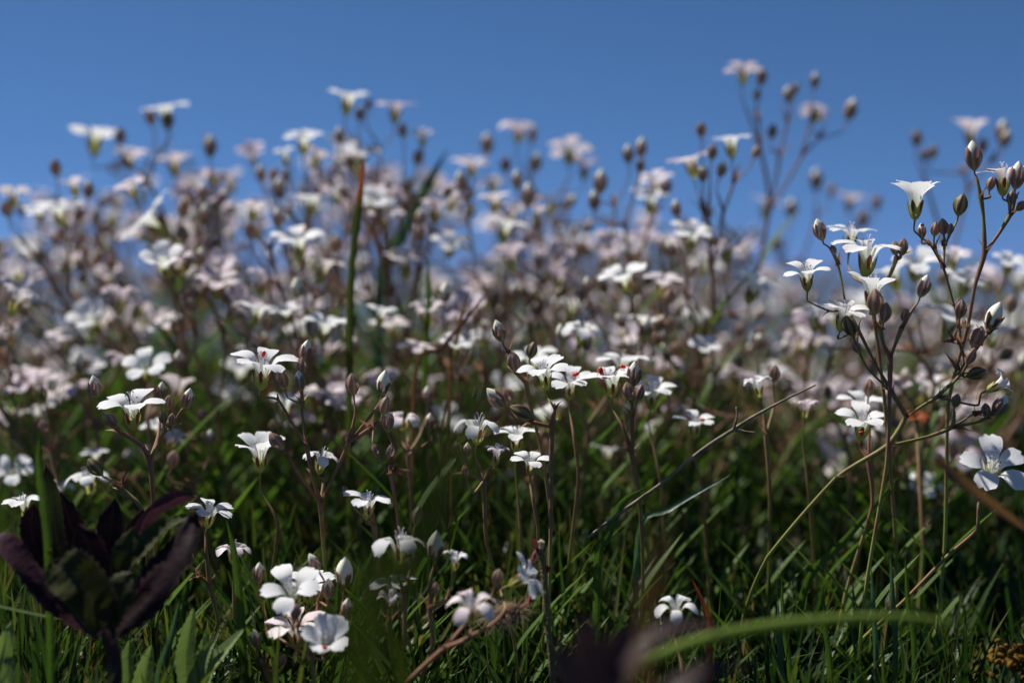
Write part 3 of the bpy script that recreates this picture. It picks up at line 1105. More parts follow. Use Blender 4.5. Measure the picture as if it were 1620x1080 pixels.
# ------------------------------------------------------------------ softer plants behind, from their visible heads
def auto(label, d, base_px, heads, group=None, rseed=0, fork=.72):
    """heads = list of F(...) / B(...); the stem forks again and again below them"""
    rr = random.Random(rseed + int(base_px) + int(d * 1000))
    pts = [P(h[1], h[2], d + h[3] * MM) - (axis(h[5], h[6]) * (.007 if h[0] == 'F' else .004)) for h in heads]
    by = d + rr.uniform(-.004, .01)
    base_px += (830 - base_px) * .10 + rr.uniform(-25, 25)
    q = P(base_px, 540, by)
    b = Vector((q.x, q.y, ground_z(q.x, q.y)))

    def px_of(p):
        v = p - CAM
        dd = v.dot(FWD)
        return (810 + v.x / dd * F_PX, 540 - v.dot(UPV) / dd * F_PX, (dd - d) / MM)

    def rec(ids, parent, lv):
        if len(ids) == 1:
            return heads[ids[0]]
        c = sum((pts[i] for i in ids), Vector()) / len(ids)
        zlow = min(pts[i].z for i in ids)
        f = (fork if lv == 0 else .62) + rr.uniform(-.08, .08)
        n = parent.lerp(c, f)
        n.z = min(n.z, zlow - .0025)
        ids = sorted(ids, key=lambda i: pts[i].x + .3 * pts[i].y)
        if len(ids) >= 4 and rr.random() < .35:
            parts = [ids[:len(ids) // 3 or 1], ids[len(ids) // 3 or 1:2 * len(ids) // 3], ids[2 * len(ids) // 3:]]
        else:
            k = max(1, len(ids) // 2 + (rr.choice((-1, 0, 1)) if len(ids) > 3 else 0))
            parts = [ids[:k], ids[k:]]
        x, y, z = px_of(n)
        return N(x, y, z, *[rec(p_, n, lv + 1) for p_ in parts if p_])

    tree = rec(list(range(len(heads))), b, 0)
    if tree[0] != 'N':
        m_ = b.lerp(pts[0], .6)
        x, y, z = px_of(m_)
        tree = N(x, y, z, tree)
    return Plant(label, d, tree, (base_px, (by - d) / MM), hero=False, group=group)


auto("tall airy plant standing highest against the sky, right of centre", .40, 1160, [
    F(1176, 106, 0, 66, -2, 6, 'flat', 'p'), B(1205, 122, 2, 36, 12), B(1198, 150, 0, 26, 4), B(1247, 150, 4, 34, -6, 'w'), B(1258, 140, 6, 26, 8),
    F(1292, 168, 10, 62, 6, -4, 'droop', 'l'), B(1289, 128, 8, 32, 3, 'w'), B(1346, 174, 6, 44, 16, 'w'), B(1222, 208, -2, 32, 6)], fork=.74)
auto("plant with one clear white flower below the highest one, right of centre", .36, 1135, [
    F(1155, 217, 0, 76, 2, 10, 'flat', 'w'), B(1109, 205, 2, 34, -4), B(1127, 240, -2, 34, 4), F(1090, 247, 6, 70, -3, 6, 'flat', 'p'), B(1142, 268, 0, 34, 14, 'w'), B(1112, 275, 4, 36, 0, 'w'), B(1197, 240, 5, 30, 24)])
auto("plant with a round white flower at the sky line, left of the upright red-tipped blade", .40, 580, [
    F(551, 148, 0, 66, 4, 32, 'open', 'w'), F(626, 163, 4, 64, 2, 2, 'flat', 'l'), B(570, 180, 0, 32, 6), B(583, 165, 3, 26, 10), F(575, 236, -6, 66, 2, 24, 'open', 'w'), B(637, 206, 2, 32, -3), F(668, 212, 6, 44, 4, 4, 'wilt', 'p'), B(662, 248, 3, 36, 14), B(537, 215, 0, 34, -6, 'w')])
auto("highest plant on the left with a flower in profile and a long tilted one", .41, 240, [
    F(260, 167, 0, 70, 2, 4, 'flat', 'w'), B(238, 185, 2, 36, -10), B(265, 190, -4, 40, 2, 'g'), F(150, 205, 3, 82, -12, 6, 'flat', 'w'), B(190, 215, 0, 36, 4), F(205, 240, 8, 60, 6, 14, 'open', 'p'), F(275, 248, 5, 64, 0, 10, 'open', 'p'), B(333, 232, -3, 44, 4, 'w'), B(328, 222, 6, 26, -6), F(345, 268, 7, 68, 4, 6, 'droop', 'p')])
auto("leaning plant at far left with shallow pale flowers over dark calyces", .38, 110, [
    F(92, 323, 0, 76, -8, 10, 'flat', 'w'), F(60, 330, 3, 54, -14, 14, 'open', 'w'), B(88, 265, 4, 38, -4), F(115, 285, 6, 62, -6, 10, 'open', 'p'), B(140, 300, 0, 38, 6, 'w'), F(20, 302, 9, 56, -6, 8, 'open', 'p'), B(10, 330, 0, 36, -10)])
auto("plant with one long white flower turned edge-on and slanting, upper left", .37, 250, [
    F(228, 340, 0, 104, -48, 18, 'flat', 'w', 0), B(290, 330, 0, 40, 8), F(205, 290, 5, 60, -6, 10, 'open', 'p'), B(325, 340, 2, 44, 4, 'w'), B(290, 370, -3, 36, -4), B(320, 305, 5, 34, 8, 'w')])
auto("plant with pale flowers and cream buds left of the round sky line flower", .39, 465, [
    F(480, 214, 0, 62, 0, 12, 'open', 'w'), F(450, 240, 5, 46, -8, 6, 'wilt', 'w'), F(505, 240, 6, 60, 4, 6, 'open', 'p'), B(413, 275, 2, 34, -8, 'w'), B(442, 298, 0, 44, 4, 'w'), F(492, 308, -4, 66, 4, 12, 'flat', 'w'), B(433, 275, 4, 30, 10)])
auto("pale plant right of the slanting bluish blade, against the sky", .43, 835, [
    F(822, 193, 0, 72, 4, 0, 'droop', 'l'), B(842, 215, 3, 30, 10), B(770, 228, 2, 44, 2, 'w'), F(746, 252, 4, 66, -4, 8, 'flat', 'p'), F(900, 232, 2, 68, 2, 4, 'flat', 'p'), F(925, 258, 6, 54, 8, 2, 'wilt', 'l'), B(800, 260, 0, 36, 4), B(848, 258, 4, 40, 14, 'w'), F(775, 280, 6, 66, -4, 6, 'droop', 'p')])
auto("plant of dark double buds below the slanting bluish blade", .385, 790, [
    B(730, 288, 0, 44, -12, 'w'), B(740, 305, 2, 40, 8), F(800, 352, -4, 78, 2, 16, 'open', 'w'), B(835, 310, 2, 50, 4, 'w'), F(780, 310, 5, 54, 0, 8, 'open', 'p'), B(818, 285, 4, 40, -2, 'w'), F(850, 330, 6, 50, 10, 0, 'wilt', 'p'), F(716, 380, -2, 70, 4, 10, 'flat', 'w')])
auto("stem with two slender pale buds and a broad flower under them, centre right", .385, 1010, [
    B(994, 244, 0, 38, -4, 'w'), B(1015, 234, 2, 40, 3, 'w'), B(1013, 262, 0, 32, 2), B(950, 288, -2, 48, 4, 'w'), B(940, 318, -2, 40, -3, 'w'), F(1030, 307, 3, 76, 2, 14, 'open', 'w'), F(1035, 280, 8, 60, 0, 4, 'open', 'p'), B(1055, 295, 4, 36, 12)])
auto("white flower and half-hidden one low at the centre right, above bright leaves", .345, 1000, [
    F(986, 430, 0, 88, -8, 20, 'open', 'w'), F(1050, 440, 12, 66, 0, 8, 'open', 'p'), B(1008, 455, 2, 36, 10), B(930, 452, 3, 36, -5, 'w'), B(1058, 470, 0, 34, 8)])
auto("bright round flower left of the airy plant's lower stem", .36, 1100, [
    F(1096, 364, 0, 82, 2, 24, 'open', 'w'), F(1152, 385, 6, 70, 6, 8, 'flat', 'p'), B(1125, 380, 2, 34, 4), F(1196, 442, 2, 82, 14, 14, 'flat', 'w'), B(1060, 395, 0, 36, -6, 'w'), B(1070, 330, 5, 36, -6, 'w')])
auto("faint plant with cream buds before the sky, left of the crisp right-hand plant", .47, 1290, [
    B(1291, 285, 0, 44, -2, 'w'), B(1316, 300, 2, 28, 10), F(1215, 318, 4, 60, 6, 8, 'open', 'p'), B(1252, 330, 0, 40, 2, 'w'), F(1345, 310, 6, 60, -6, 6, 'open', 'p'), B(1387, 320, 4, 34, 6), B(1230, 385, 0, 36, 4, 'w'), B(1365, 345, -4, 40, 2)], fork=.74)
auto("faint plant with a pale trumpet flower behind the large pointed bud at right", .42, 1510, [
    F(1535, 200, 0, 70, 0, 2, 'funnel', 'p'), B(1555, 230, 3, 34, 6), B(1450, 218, 4, 36, -4), B(1462, 245, 2, 28, -6), B(1476, 240, 0, 30, 8), B(1585, 208, 2, 44, 8, 'w'), B(1591, 220, 0, 36, 12, 'w')], fork=.72)
auto("white flowers in a row behind the crisp right-hand stems", .345, 1500, [
    F(1450, 408, 0, 84, 0, 16, 'open', 'w'), F(1510, 398, 4, 70, 4, 12, 'open', 'p'), F(1530, 435, 2, 74, 6, 12, 'flat', 'w'), F(1508, 496, -4, 92, 0, 16, 'flat', 'w'), B(1600, 480, 4, 40, 6), F(1598, 410, 6, 60, 8, 8, 'open', 'w'), F(1410, 425, 3, 70, -6, 14, 'open', 'w'), F(1570, 520, 2, 72, 8, 14, 'open', 'w'), F(1290, 492, 6, 80, -10, 8, 'flat', 'w')])
auto("white flowers at mid left, one with a red mite, above a yellow calyx", .345, 445, [
    F(408, 483, 0, 74, -6, 12, 'flat', 'w'), F(452, 488, 2, 56, 4, 12, 'open', 'w'), B(470, 455, 0, 44, 0, 'W'), F(515, 509, -4, 72, 2, 14, 'open', 'w'), B(425, 450, 5, 34, -4), F(345, 440, 12, 74, 10, 12, 'open', 'p')])
auto("open white flower with wide petals left of the red-tipped blade", .36, 490, [
    F(470, 374, 0, 82, 0, 18, 'open', 'w'), F(512, 410, 4, 76, -4, 10, 'flat', 'p'), B(532, 385, 0, 34, 6), F(400, 325, 6, 62, -2, 8, 'open', 'p'), B(395, 365, 0, 36, -10), B(440, 345, 3, 40, 2, 'w')])
auto("white flower beside the red-tipped blade, with lilac ones under it", .375, 610, [
    F(595, 312, 0, 58, 2, 20, 'open', 'w'), F(612, 335, 3, 58, 6, 10, 'open', 'p'), F(640, 405, 2, 80, 10, 4, 'open', 'p'), F(690, 322, 8, 70, 2, 6, 'wilt', 'l'), B(665, 345, 0, 36, 2, 'w'), B(592, 345, 5, 36, -4)])
auto("cream bud plant with small white flowers in the middle of the picture", .34, 700, [
    B(705, 462, 0, 42, 6, 'W'), F(604, 490, 5, 54, 0, 12, 'open', 'w'), F(722, 540, -4, 54, 4, 20, 'open', 'w'), F(660, 545, 4, 60, -4, 6, 'flat', 'p'), B(755, 500, 4, 34, 4)])
auto("white flowers right of the central brown bud stem, softly blurred", .33, 925, [
    F(922, 513, 0, 74, 2, 14, 'droop', 'w'), B(887, 525, 2, 36, -2, 'W'), B(928, 540, 2, 38, 2, 'w'), F(840, 558, 5, 78, 0, 10, 'flat', 'w'), F(1115, 545, 20, 60, 6, 14, 'open', 'w')])
auto("blurred white blooms at the far left edge above the grass", .34, 40, [
    F(20, 742, 0, 70, 0, 24, 'open', 'w'), F(150, 716, 6, 50, 6, 10, 'open', 'w'), F(60, 600, 18, 70, -2, 12, 'open', 'p'), B(125, 572, 10, 44, 2, 'W'), F(95, 770, -4, 50, 8, 10, 'wilt', 'w'), F(245, 668, 4, 52, -4, 6, 'flat', 'w')])

# ------------------------------------------------------------------ the crowded bank of flowers behind (blurred, alike)
SKX = [-80, 0, 100, 150, 260, 330, 420, 480, 550, 620, 690, 760, 820, 900, 960, 1000, 1090, 1160, 1250, 1330, 1400, 1480, 1540, 1620, 1700]
SKY = [320, 300, 265, 215, 180, 250, 295, 230, 180, 200, 270, 265, 215, 250, 300, 270, 270, 260, 330, 345, 350, 365, 310, 320, 330]
rr = random.Random(77)
fill = []
for i in range(168):
    d = .35 + .36 * (i / 168) ** .9
    px = -70 + 1760 * ((i * .61803398) % 1.0)
    px += rr.uniform(-25, 25)
    sk = float(np.interp(px, SKX, SKY))
    if px < 700:
        top = sk + 45 + rr.random() ** 1.1 * 250
    elif px < 1150:
        top = sk + 60 + rr.random() * 210
    else:
        top = sk + 100 + rr.random() * 170
    fill.append((d, px, top))
for i, (d, px, top) in enumerate(fill):
    s = .285 / d
    heads = []
    nh = rr.randint(8, 13)
    for k in range(nh):
        x = px + rr.gauss(0, 58) * s * 1.3
        y = top + abs(rr.gauss(0, 52)) * s * 1.5
        lean = (x - px) * .22 + rr.gauss(0, 17)
        if rr.random() < (.38 if px < 700 else .33) * (1 if y < 480 else .8):
            kind = rr.choice(('open', 'flat', 'funnel', 'funnel', 'droop', 'wilt', 'wilt'))
            tone = rr.choice('wpppll')
            heads.append(F(x, y, rr.uniform(-12, 12), rr.uniform(80, 102) * s, lean, rr.gauss(10, 20), kind, tone))
        else:
            heads.append(B(x, y, rr.uniform(-12, 12), rr.uniform(38, 50) * s, lean, rr.choice('dddwwwgW'), rr.uniform(-5, 15)))
    auto("blurred stem of pale pinkish flowers and buds, one of the crowd behind the sharper plants", d, px + rr.gauss(0, 50) + (860 - px) * .16, heads, fork=rr.uniform(.45, .7),
         group="blurred flower stems crowding the bank behind", rseed=i)


for i in range(24):
    d = rr.uniform(.325, .42)
    px = 20 + 1580 * ((i * .61803398 + .3) % 1.0)
    top = rr.uniform(560, 700)
    s = .285 / d
    heads = []
    for k in range(rr.randint(3, 6)):
        x, y = px + rr.gauss(0, 34), top + abs(rr.gauss(0, 50))
        if rr.random() < .3:
            heads.append(F(x, y, rr.uniform(-8, 8), rr.uniform(70, 95) * s, rr.gauss(0, 16), rr.gauss(10, 16), rr.choice(('open', 'funnel', 'droop', 'wilt')), rr.choice('wwppl')))
        else:
            heads.append(B(x, y, rr.uniform(-8, 8), rr.uniform(34, 48) * s, rr.gauss(0, 14), rr.choice('dddwg')))
    auto("low soft stem of buds and small flowers standing half sunk in the dark grass", d, px + rr.uniform(-25, 25), heads,
         group="low stems half sunk in the grass", rseed=500 + i)

# ------------------------------------------------------------------ grass blades and other single things
def blade(name, label, pts, hw_px, mtl, nrm=(0, -1, .25), fold=.35, prof=None, cat="grass blade", ground=True, **kw):
    """pts: (px, py, depth); the first is the lowest"""
    w3 = [P(*p) for p in pts]
    if ground:
        g = w3[0].copy()
        g.z = ground_z(g.x, g.y) - .002
        if g.z < w3[0].z - .004:
            w3 = [g] + w3
    hw = hw_px / F_PX * pts[-1][2]
    b = w3[0].copy()
    prof = prof or (lambda s: (.75 + .25 * min(1, s * 3)) * (1 if s < .5 else max(.02, 1 - ((s - .5) / .5) ** 2.2)))
    mb = leaf_mb([p - b for p in w3], hw, nrm, fold=fold, prof=prof, **kw)
    o = link(name, mb.mesh(name, mtl), None, b)
    return tag(o, label, cat)


blade("grass_blade", "upright green blade with an orange red tip before the sky", [(553, 600, .335), (556, 440, .335), (565, 350, .335), (576, 256, .335)], 5.5, M_BLADERED, prof=lambda s: 1 if s < .8 else max(.05, 1 - ((s - .8) / .2) ** 2 * .8))
blade("grass_blade", "blurred bluish green blade slanting right towards the sky", [(600, 470, .40), (638, 370, .40), (676, 295, .40), (708, 236, .40)], 9, M_BLUEGREEN)
blade("grass_blade", "thin straight green blade below the slanting one", [(672, 600, .35), (678, 480, .35), (677, 400, .35)], 5, M_BLADE)
blade("dry_grass_blade", "rusty dry blade leaning right over the middle of the grass", [(655, 610, .33), (700, 550, .33), (745, 495, .33), (790, 440, .34)], 3.2, M_DRY, cat="dry blade")
blade("dry_grass_blade", "short dark dry blade crossing the rusty leaning one", [(712, 600, .335), (722, 540, .333), (733, 490, .332), (744, 453, .332)], 3.2, M_DRY, cat="dry blade")
blade("grass_blade", "very blurred broad green blade in front, right of the fat bud", [(575, 1080, .105), (655, 900, .107), (705, 740, .109), (752, 585, .112)], 29, M_DARKBLADE, fold=.2)
blade("grass_blade", "dark narrow blurred blade slanting at the bottom, left of centre", [(640, 1080, .20), (600, 985, .2), (560, 890, .2)], 8, M_DARKBLADE)
blade("grass_blade", "thin upright blade before the nodding lilac flower", [(385, 1060, .272), (380, 960, .272), (372, 880, .272), (358, 820, .272)], 7, M_BLADE)
blade("grass_blade", "slender green blade standing up left of the purple plant's tallest leaf", [(78, 900, .255), (70, 800, .255), (62, 740, .255), (61, 688, .255)], 7, M_BLADE)
blade("grass_blade", "straight bluish blade at lower left beside the toothed leaves", [(250, 1080, .27), (270, 1010, .27), (285, 945, .27)], 6, M_BLUEGREEN)
blade("grass_blade", "long thin blade lying across the lower left corner", [(-40, 950, .262), (40, 968, .262), (130, 986, .262)], 3.5, M_BLADE, nrm=(0, -.4, 1), ground=False)
blade("grass_blade", "curved green blade with a brown tip, arching right beside the twig", [(945, 900, .285), (960, 850, .285), (985, 795, .285), (1027, 769, .285)], 7, M_BLADE)
blade("grass_blade", "pale green blade slanting right below the dry twig", [(1010, 850, .30), (1060, 805, .30), (1157, 750, .30)], 5, M_BLUEGREEN, nrm=(0, -.8, .6))
blade("rusty_blade", "short orange blade standing right of the ragged low flower", [(1122, 1010, .272), (1118, 970, .272), (1095, 915, .272)], 5.5, M_RUST, cat="rusty blade")
blade("rusty_blade", "blurred reddish brown blade sloping down at the right edge", [(1480, 725, .23), (1540, 775, .23), (1640, 850, .235)], 8, M_DRY, cat="rusty blade", ground=False)
blade("grass_blade", "leaning yellowish green blade in the lower right grass", [(1270, 940, .30), (1340, 850, .30), (1430, 745, .30)], 6, M_BLADE)
for i, (x, y, l) in enumerate([(1408, 868, 1), (1432, 872, 2), (1378, 893, 3), (1236, 912, 4), (1230, 945, 5), (1300, 905, 6), (1590, 1010, 7), (1395, 1000, 8), (968, 1020, 9), (1082, 1062, 10)]):
    words = ["tallest of the pointed blades in the lower right", "right of the pair of tall pointed blades", "left of the pair of tall pointed blades",
             "curving left at the edge of the dark gap", "short one under the curving blade at the dark gap", "single one in the middle of the lower right grass",
             "near the lower right corner", "just above the blurred green arc", "right of the hairy stalk's foot", "below the blurred green arc, at the bottom"][i]
    dd = .283 - .003 * (i % 3)
    blade("grass_blade", "sharp green leaf blade, " + words, [(x + 8 + 6 * (i % 2), y + 160, dd), (x + 4, y + 80, dd), (x, y, dd)], 4.5, M_BLADE if i % 2 else M_BLUEGREEN)

# thick blurred arching stalk
tp = [P(985, 1078, .200), P(1025, 1046, .201), P(1120, 1009, .202), P(1250, 986, .204), P(1400, 976, .206), P(1510, 984, .208)]
b0 = Vector((tp[0].x - .012, tp[0].y, ground_z(tp[0].x - .012, tp[0].y)))
sp = spline([b0, b0.lerp(tp[0], .6) + Vector((-.003, 0, .004))] + tp, 6)
mb = MB().tube([p - b0 for p in sp], list(np.interp(np.linspace(0, 1, len(sp)), [0, .7, 1], [.0007, .00085, .0004])), 10)
tag(link("arching_stalk", mb.mesh("arching_stalk", M_STALK), None, b0), "thick blurred green stalk arching over the lower right foreground", "stalk")

# dry twig
tw = thing("dry_twig", P(930, 850, .285), "dry grey brown twig leaning right with a broken side shoot", "twig")
tb = tw.location.copy()
pts = spline([P(930, 850, .285), P(985, 808, .285), P(1050, 762, .285), P(1110, 712, .285), P(1162, 678, .285)], 5)
mb = MB().tube([p - tb for p in pts], list(np.interp(np.linspace(0, 1, len(pts)), [0, 1], [.00033, .00038])), 8)
pts = spline([P(1162, 678, .285), P(1190, 660, .286), P(1240, 633, .287), P(1290, 609, .288)], 5)
mb.tube([p - tb for p in pts], list(np.interp(np.linspace(0, 1, len(pts)), [0, 1], [.0004, .00018])), 8)
link("stem", mb.mesh("stem", M_TWIG), tw)
pts = spline([P(1160, 680, .285), P(1166, 660, .284), P(1165, 643, .284)], 4)
link("side_shoot", MB().tube([p - tb for p in pts], [.0003] * 4 + [.0002] * (len(pts) - 4), 6).mesh("side_shoot", M_TWIG), tw)
pts = spline([P(1160, 680, .285), P(1178, 682, .284), P(1194, 684, .283)], 4)
link("side_shoot", MB().tube([p - tb for p in pts], [.0003] * 4 + [.00015] * (len(pts) - 4), 6).mesh("side_shoot", M_TWIG), tw)

# hairy hooked stalk
hs = P(874, 1080, .272)
hb = Vector((hs.x, hs.y, ground_z(hs.x, hs.y)))
ht = thing("hairy_stalk", hb, "hairy olive stalk hooked over at the top with a drooping hairy head", "stalk")


def hairs(mb, pts, rad, n, length, rs):
    for _ in range(n):
        i = rs.randrange(len(pts))
        c = pts[i]
        dv = Vector((rs.gauss(0, 1), rs.gauss(0, 1), rs.gauss(0, .6))).normalized()
        q = c + dv * rad
        e = q + dv * length * rs.uniform(.5, 1.2) + Vector((0, 0, -length * .15))
        mb.tube([q - hb, (q + e) / 2 - hb, e - hb], [.00004, .00003, .00001], 3, cap=False)
    return mb


rs = random.Random(5)
p1 = spline([hb, hs, P(866, 980, .272), P(862, 920, .272), P(859, 885, .272), P(853, 870, .272)], 10)
link("stem", MB().tube([p - hb for p in p1], [.00062] * len(p1), 8).mesh("stem", M_HSTEM), ht)
p2 = spline([P(853, 870, .272), P(845, 877, .271), P(840, 900, .27), P(841, 930, .27), P(836, 953, .269), P(822, 962, .268)], 8)
link("pedicel", MB().tube([p - hb for p in p2], [.00038] * len(p2), 8).mesh("pedicel", M_HRED), ht)
c0, c1 = P(822, 962, .268), P(775, 972, .266)
p3 = spline([c0, c0.lerp(c1, .5) + Vector((0, 0, -.0006)), c1], 6)
hd_ = link("seed_head", MB().tube([p - hb for p in p3], [.0007, .0012, .0017, .002, .0021, .0021, .002, .0019, .0017, .0014, .001, .0006, .0003][:len(p3)], 10).mesh("seed_head", M_HHEAD), ht)
for _ in range(9):
    q = P(rs.uniform(775, 800), rs.uniform(962, 985), .266)
    leaf_mb([q - hb, q - hb + Vector((-.0025, rs.uniform(-.001, .001), rs.uniform(-.001, .001))), q - hb + Vector((-.005, rs.uniform(-.002, .002), rs.uniform(-.002, .0015)))], .0006, (0, -1, 0), cols=3)
link("hair", hairs(hairs(hairs(MB(), p1, .0006, 520, .0006, rs), p2, .00038, 180, .0007, rs), p3, .0014, 330, .0034, rs).mesh("hair", M_HAIR), ht)
for (a, bb, mm_) in (((850, 868), (841, 850), M_HRED), ((856, 868), (848, 856), M_HAIR), ((858, 868), (855, 852), M_HAIR), ((862, 905), (872, 898), M_HRED)):
    q0, q1 = P(*a, .272), P(*bb, .271)
    link("bract", leaf_mb([q0 - hb, (q0 + q1) / 2 - hb + Vector((0, 0, .0003)), q1 - hb], .0006, (0, -1, .2), cols=3, fold=.4).mesh("bract", mm_), ht)

# purple leafy plant, lower left
D = .256
ps = P(182, 1100, D)
pb = Vector((ps.x, ps.y, ground_z(ps.x, ps.y)))
pp = thing("purple_plant", pb, "dark purple leafy plant with a bowl of upright leaves, lower left", "plant")
sp = spline([pb, ps, P(180, 1040, D), P(168, 985, D), P(165, 965, D)], 6)
link("stem", MB().tube([p - pb for p in sp], [.00135] * (len(sp) - 4) + [.0015, .0018, .0021, .0021], 12).mesh("stem", M_PSTEM), pp)
LEAVES = [  # path (px, py, dd mm), half width px, normal, curl, material
    ([(166, 1000, -3), (222, 952, -5), (275, 880, -5), (313, 812, -3)], 36, (-.45, -.75, .3), .45, 1),
    ([(176, 965, 0), (212, 892, -1), (255, 845, -1), (303, 812, 0)], 21, (-.5, -.6, .6), -.2, 0),
    ([(205, 900, 4), (245, 822, 4), (282, 799, 3), (315, 786, 3)], 15, (-.3, -.4, .9), -.9, 2),
    ([(178, 950, 0), (196, 888, 0), (214, 832, 0)], 23, (-.2, -1, .2), .3, 0),
    ([(166, 945, 0), (146, 880, 0), (124, 828, 0)], 24, (.25, -1, .2), .35, 1),
    ([(150, 930, 4), (118, 848, 6), (96, 778, 6)], 20, (.3, -.9, .2), .2, 1),
    ([(110, 920, 3), (90, 850, 4), (80, 785, 4), (72, 733, 4)], 15, (.2, -1, .1), .3, 0),
    ([(168, 988, -5), (138, 938, -7), (108, 908, -7), (82, 888, -6)], 38, (.2, -.9, .45), -.3, 0),
    ([(160, 1002, -3), (102, 962, -4), (48, 902, -4), (8, 856, -3), (-18, 846, -2)], 24, (.5, -.45, .7), .5, 2),
    ([(120, 950, 2), (66, 890, 4), (50, 835, 5), (54, 795, 5)], 20, (.4, -.9, .2), .2, 1),
    ([(172, 930, 6), (174, 850, 8), (182, 788, 8)], 22, (0, -1, .2), .3, 1),
    ([(176, 940, 5), (216, 860, 7), (226, 806, 7)], 20, (-.2, -.9, .2), -.3, 1),
    ([(170, 985, -6), (188, 940, -7), (214, 905, -7)], 26, (-.2, -.95, .3), .4, 0)]
for pth, hw, nr, cu, mi_ in LEAVES:
    pts = [P(x, y, D + dd * MM) - pb for x, y, dd in pth]
    mb = leaf_mb(pts, hw / F_PX * D, nr, fold=.4, cols=9, wave=.16, serr=.07, sub=9, curl=cu, vein=.015, prof=lambda s: (.5 + .5 * math.sin(math.pi * min(1, s * .75 + .1))) * (1 if s < .7 else max(.03, 1 - ((s - .7) / .3) ** 2.0)))
    link("leaf", mb.mesh("leaf", (M_PGREEN, M_PURPLE, M_PMAUVE)[mi_]), pp)
for (x, y, dd, mtl, r) in ((142, 902, -8.2, M_YELLOW, .00045), (146, 898, -8, M_YELLOW, .0004), (77, 872, -3, M_YELLOW, .0004), (95, 948, -2.5, M_MITE, .00045), (150, 1000, -2, M_ORANGE, .0004)):
    q = P(x, y, D + dd * MM)
    mb = MB()
    for k in range(4):
        mb.ellipsoid(q - pb + Vector((rs.uniform(-1, 1), rs.uniform(-.4, .4), rs.uniform(-1, 1))) * r, (rs.random(), rs.random(), rs.random() + .1), r * .9, r * .6, 8, 5)
    link("spot", mb.mesh("spot", mtl), pp)

# toothed herb leaves, lower left
herb = P(318, 1110, .268)
hb2 = Vector((herb.x, herb.y, ground_z(herb.x, herb.y)))
hh_ = thing("toothed_herb", hb2, "small herb with rough grey green pointed leaves at the bottom left", "plant")
for pth, hw, nr in [([(300, 1120, 0), (292, 1050, 0), (297, 1005, 0), (306, 962, 0)], 15, (.3, -.9, .3)), ([(318, 1120, -2), (318, 1065, -2), (328, 1030, -2), (343, 1007, -2)], 12, (-.3, -.9, .4)),
                    ([(322, 1120, -3), (335, 1060, -3), (358, 1030, -3), (386, 995, -4)], 17, (-.5, -.6, .7)), ([(310, 1120, 3), (322, 1040, 3), (328, 1000, 3)], 13, (0, -1, .2)),
                    ([(235, 1120, 2), (228, 1070, 2), (240, 1020, 2)], 17, (.2, -.9, .1)), ([(215, 1120, 4), (202, 1060, 4), (205, 1012, 4)], 14, (0, -.9, .4))]:
    pts = [hb2 - hb2] + [P(x, y, .268 + dd * MM) - hb2 for x, y, dd in pth]
    link("leaf", leaf_mb(pts, hw / F_PX * .268, nr, fold=.45, cols=7, serr=.08, sub=8, vein=.02, prof=lambda s: .1 if s < .2 else math.sin(math.pi * min(1, (s - .12) / .9)) ** .8).mesh("leaf", M_HERB), hh_)
edge_ = P(8, 1110, .262)
eb = Vector((edge_.x, edge_.y, ground_z(edge_.x, edge_.y)))
o = link("withered_leaf", leaf_mb([eb - eb, P(10, 1080, .262) - eb, P(2, 1040, .262) - eb, P(12, 1005, .262) - eb, P(20, 978, .262) - eb], 20 / F_PX * .262, (.4, -.9, .1), fold=.3, cols=7, wave=.25, serr=.1, sub=8,
                                prof=lambda s: max(.03, math.sin(math.pi * min(1, s * 1.02)) ** 1.5)).mesh("withered_leaf", M_HERB), None, eb)
tag(o, "curled grey green leaf with a thread-like tip at the left edge", "leaf")

# blurred maroon leaves, bottom right of centre
q = P(960, 1120, .18)
mbz = Vector((q.x, q.y, ground_z(q.x, q.y)))
mp = thing("maroon_plant", mbz, "blurred maroon leaved plant at the bottom, in front of the hairy stalk", "plant")
for pth, hw, nr in [([(960, 1140, 0), (930, 1060, 0), (925, 1010, 0), (935, 968, 0)], 34, (.4, -.8, .3)), ([(960, 1140, -2), (1000, 1050, -2), (1050, 1000, 0), (1120, 995, 3), (1170, 1030, 5)], 24, (-.2, -.3, .9)),
                    ([(960, 1140, 2), (960, 1060, 2), (985, 1015, 2), (1010, 985, 2)], 34, (.1, -.9, .4)), ([(950, 1140, -3), (905, 1080, -3), (885, 1040, -3), (880, 1010, -2)], 26, (.5, -.8, .2)),
                    ([(970, 1140, 0), (1060, 1090, 0), (1130, 1060, 1), (1180, 1050, 2)], 24, (0, -.5, .8))]:
    pts = [P(x, y, .18 + dd * MM) - mbz for x, y, dd in pth]
    link("leaf", leaf_mb(pts, hw * .8 / F_PX * .18, nr, fold=.5, cols=7, wave=.08, sub=8, curl=.2).mesh("leaf", M_MAROON), mp)
link("stem", MB().tube([Vector((0, 0, -.002)), P(962, 1130, .18) - mbz, P(960, 1085, .18) - mbz], [.0012] * 3, 8).mesh("stem", M_PSTEM), mp)
blade("dry_grass_blade", "blurred brown blade upright in front of the low ragged flower", [(1020, 1040, .14), (1040, 920, .14), (1052, 820, .14)], 9, M_DRY, cat="dry blade")


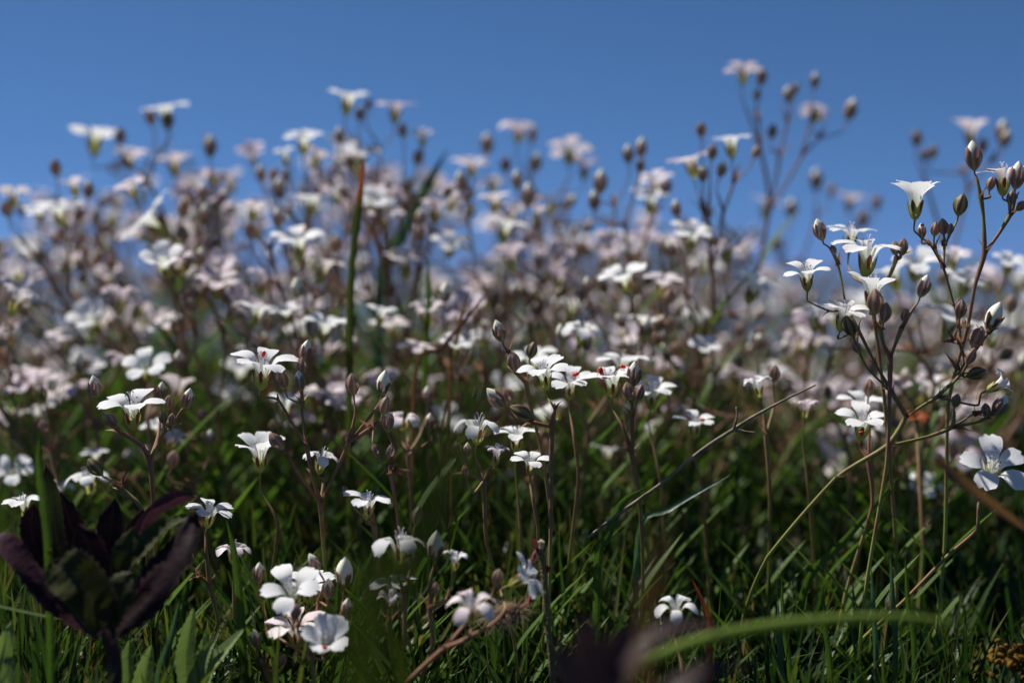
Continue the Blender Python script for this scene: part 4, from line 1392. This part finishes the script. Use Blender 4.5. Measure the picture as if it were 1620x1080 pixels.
# red mites on the petals
def mite(label, px, py, d, ln, ang, stretch=1.9):
    q = P(px, py, d)
    L = ln * .78 / F_PX * d
    a = Vector((math.cos(R(ang)), -.25, math.sin(R(ang)))).normalized()
    mb = MB().ellipsoid((0, 0, 0), a, L / 2, L / 2 / stretch, 12, 8)
    s = a.cross(Vector((0, 1, .3))).normalized()
    for i in range(4):
        for sg in (-1, 1):
            r0 = a * L * (-.25 + .17 * i)
            p1 = r0 + s * sg * L * .38 + Vector((0, -.15 * L, .05 * L))
            mb.tube([r0, p1, p1 + s * sg * L * .1 + Vector((0, 0, -.2 * L))], [L * .035] * 3, 4, cap=False)
    tag(link("red_mite", mb.mesh("red_mite", M_MITE), None, q), label, "mite")


mite("red mite in the middle of the flower at left of centre", 417, 560, FOCUS - .0015, 15, 70)
mite("faint red mite on the flower right behind the central one", 911, 592, FOCUS + .010, 16, 20)
mite("upright red mite, left one of two on one flower", 951, 587, FOCUS + .004, 18, 100)
mite("lying red mite, right one of two on one flower", 985, 580, FOCUS + .006, 14, -10)
mite("tiny red mite on a bud under the trumpet flower at right", 1459, 356, FOCUS - .001, 9, 10)
mite("red mite on the flower beside the dry twig", 1111, 664, FOCUS + .024, 12, 0)
mite("red mite in the lowest flower of the tight bunch", 514, 1024, FOCUS - .031, 14, -10)
mite("small red mite under the pair of flowers at right", 1362, 684, FOCUS + .006, 9, 0)

# orange and yellow specks in the grass
q = P(1450, 662, .325)
mb = MB()
for k in range(5):
    a = k * 1.256
    leaf_mb([Vector((0, 0, 0)), Vector((math.cos(a) * .0025, math.sin(a) * .0025, .0012)), Vector((math.cos(a) * .0045, math.sin(a) * .0045, .0008))], .0017, (0, 0, 1), cols=5, mb=mb)
of = thing("orange_flower", Vector((q.x, q.y, ground_z(q.x, q.y))), "small blurred orange flower behind the right-hand fork", "flower")
ob = of.location
link("petals", mb.mesh("petals", M_ORANGE), of, q - ob, orient(axis(0, 25), 0), .7)
link("stem", MB().tube([Vector((0, 0, -.002)), (q - ob) * .5 + Vector((.002, 0, 0)), q - ob], [.0005, .0005, .0004], 6).mesh("stem", M_STEM), of)
q = P(1605, 1040, .27)
mb = MB()
for k in range(60):
    c = Vector((rs.gauss(0, .0025), rs.gauss(0, .002), rs.gauss(0, .0014)))
    mb.ellipsoid(c, (rs.random() - .5, rs.random() - .5, rs.random() - .5), .0009, .0005, 6, 4)
o = link("lichen_tuft", mb.mesh("lichen_tuft", M_YELLOW), None, q)
tag(o, "small golden yellow tuft in the lower right corner", "lichen")

# ------------------------------------------------------------------ the air
m, t, out = mat("haze_air")
vol = N_(t, "VolumePrincipled")
vol.inputs['Color'].default_value = (.26, .44, .95, 1)
vol.inputs['Density'].default_value = .00006
vol.inputs['Anisotropy'].default_value = .2
t.links.new(vol.outputs[0], out.inputs['Volume'])
bx, bz0, bz1 = 16900, -560, 190
me = bpy.data.meshes.new("haze")
me.from_pydata([(x, y, z) for x in (-bx, bx) for y in (-bx, bx) for z in (bz0, bz1)], [],
               [(0, 1, 3, 2), (4, 6, 7, 5), (0, 4, 5, 1), (2, 3, 7, 6), (0, 2, 6, 4), (1, 5, 7, 3)])
me.materials.append(m)
structure(link("haze", me), 'stuff')
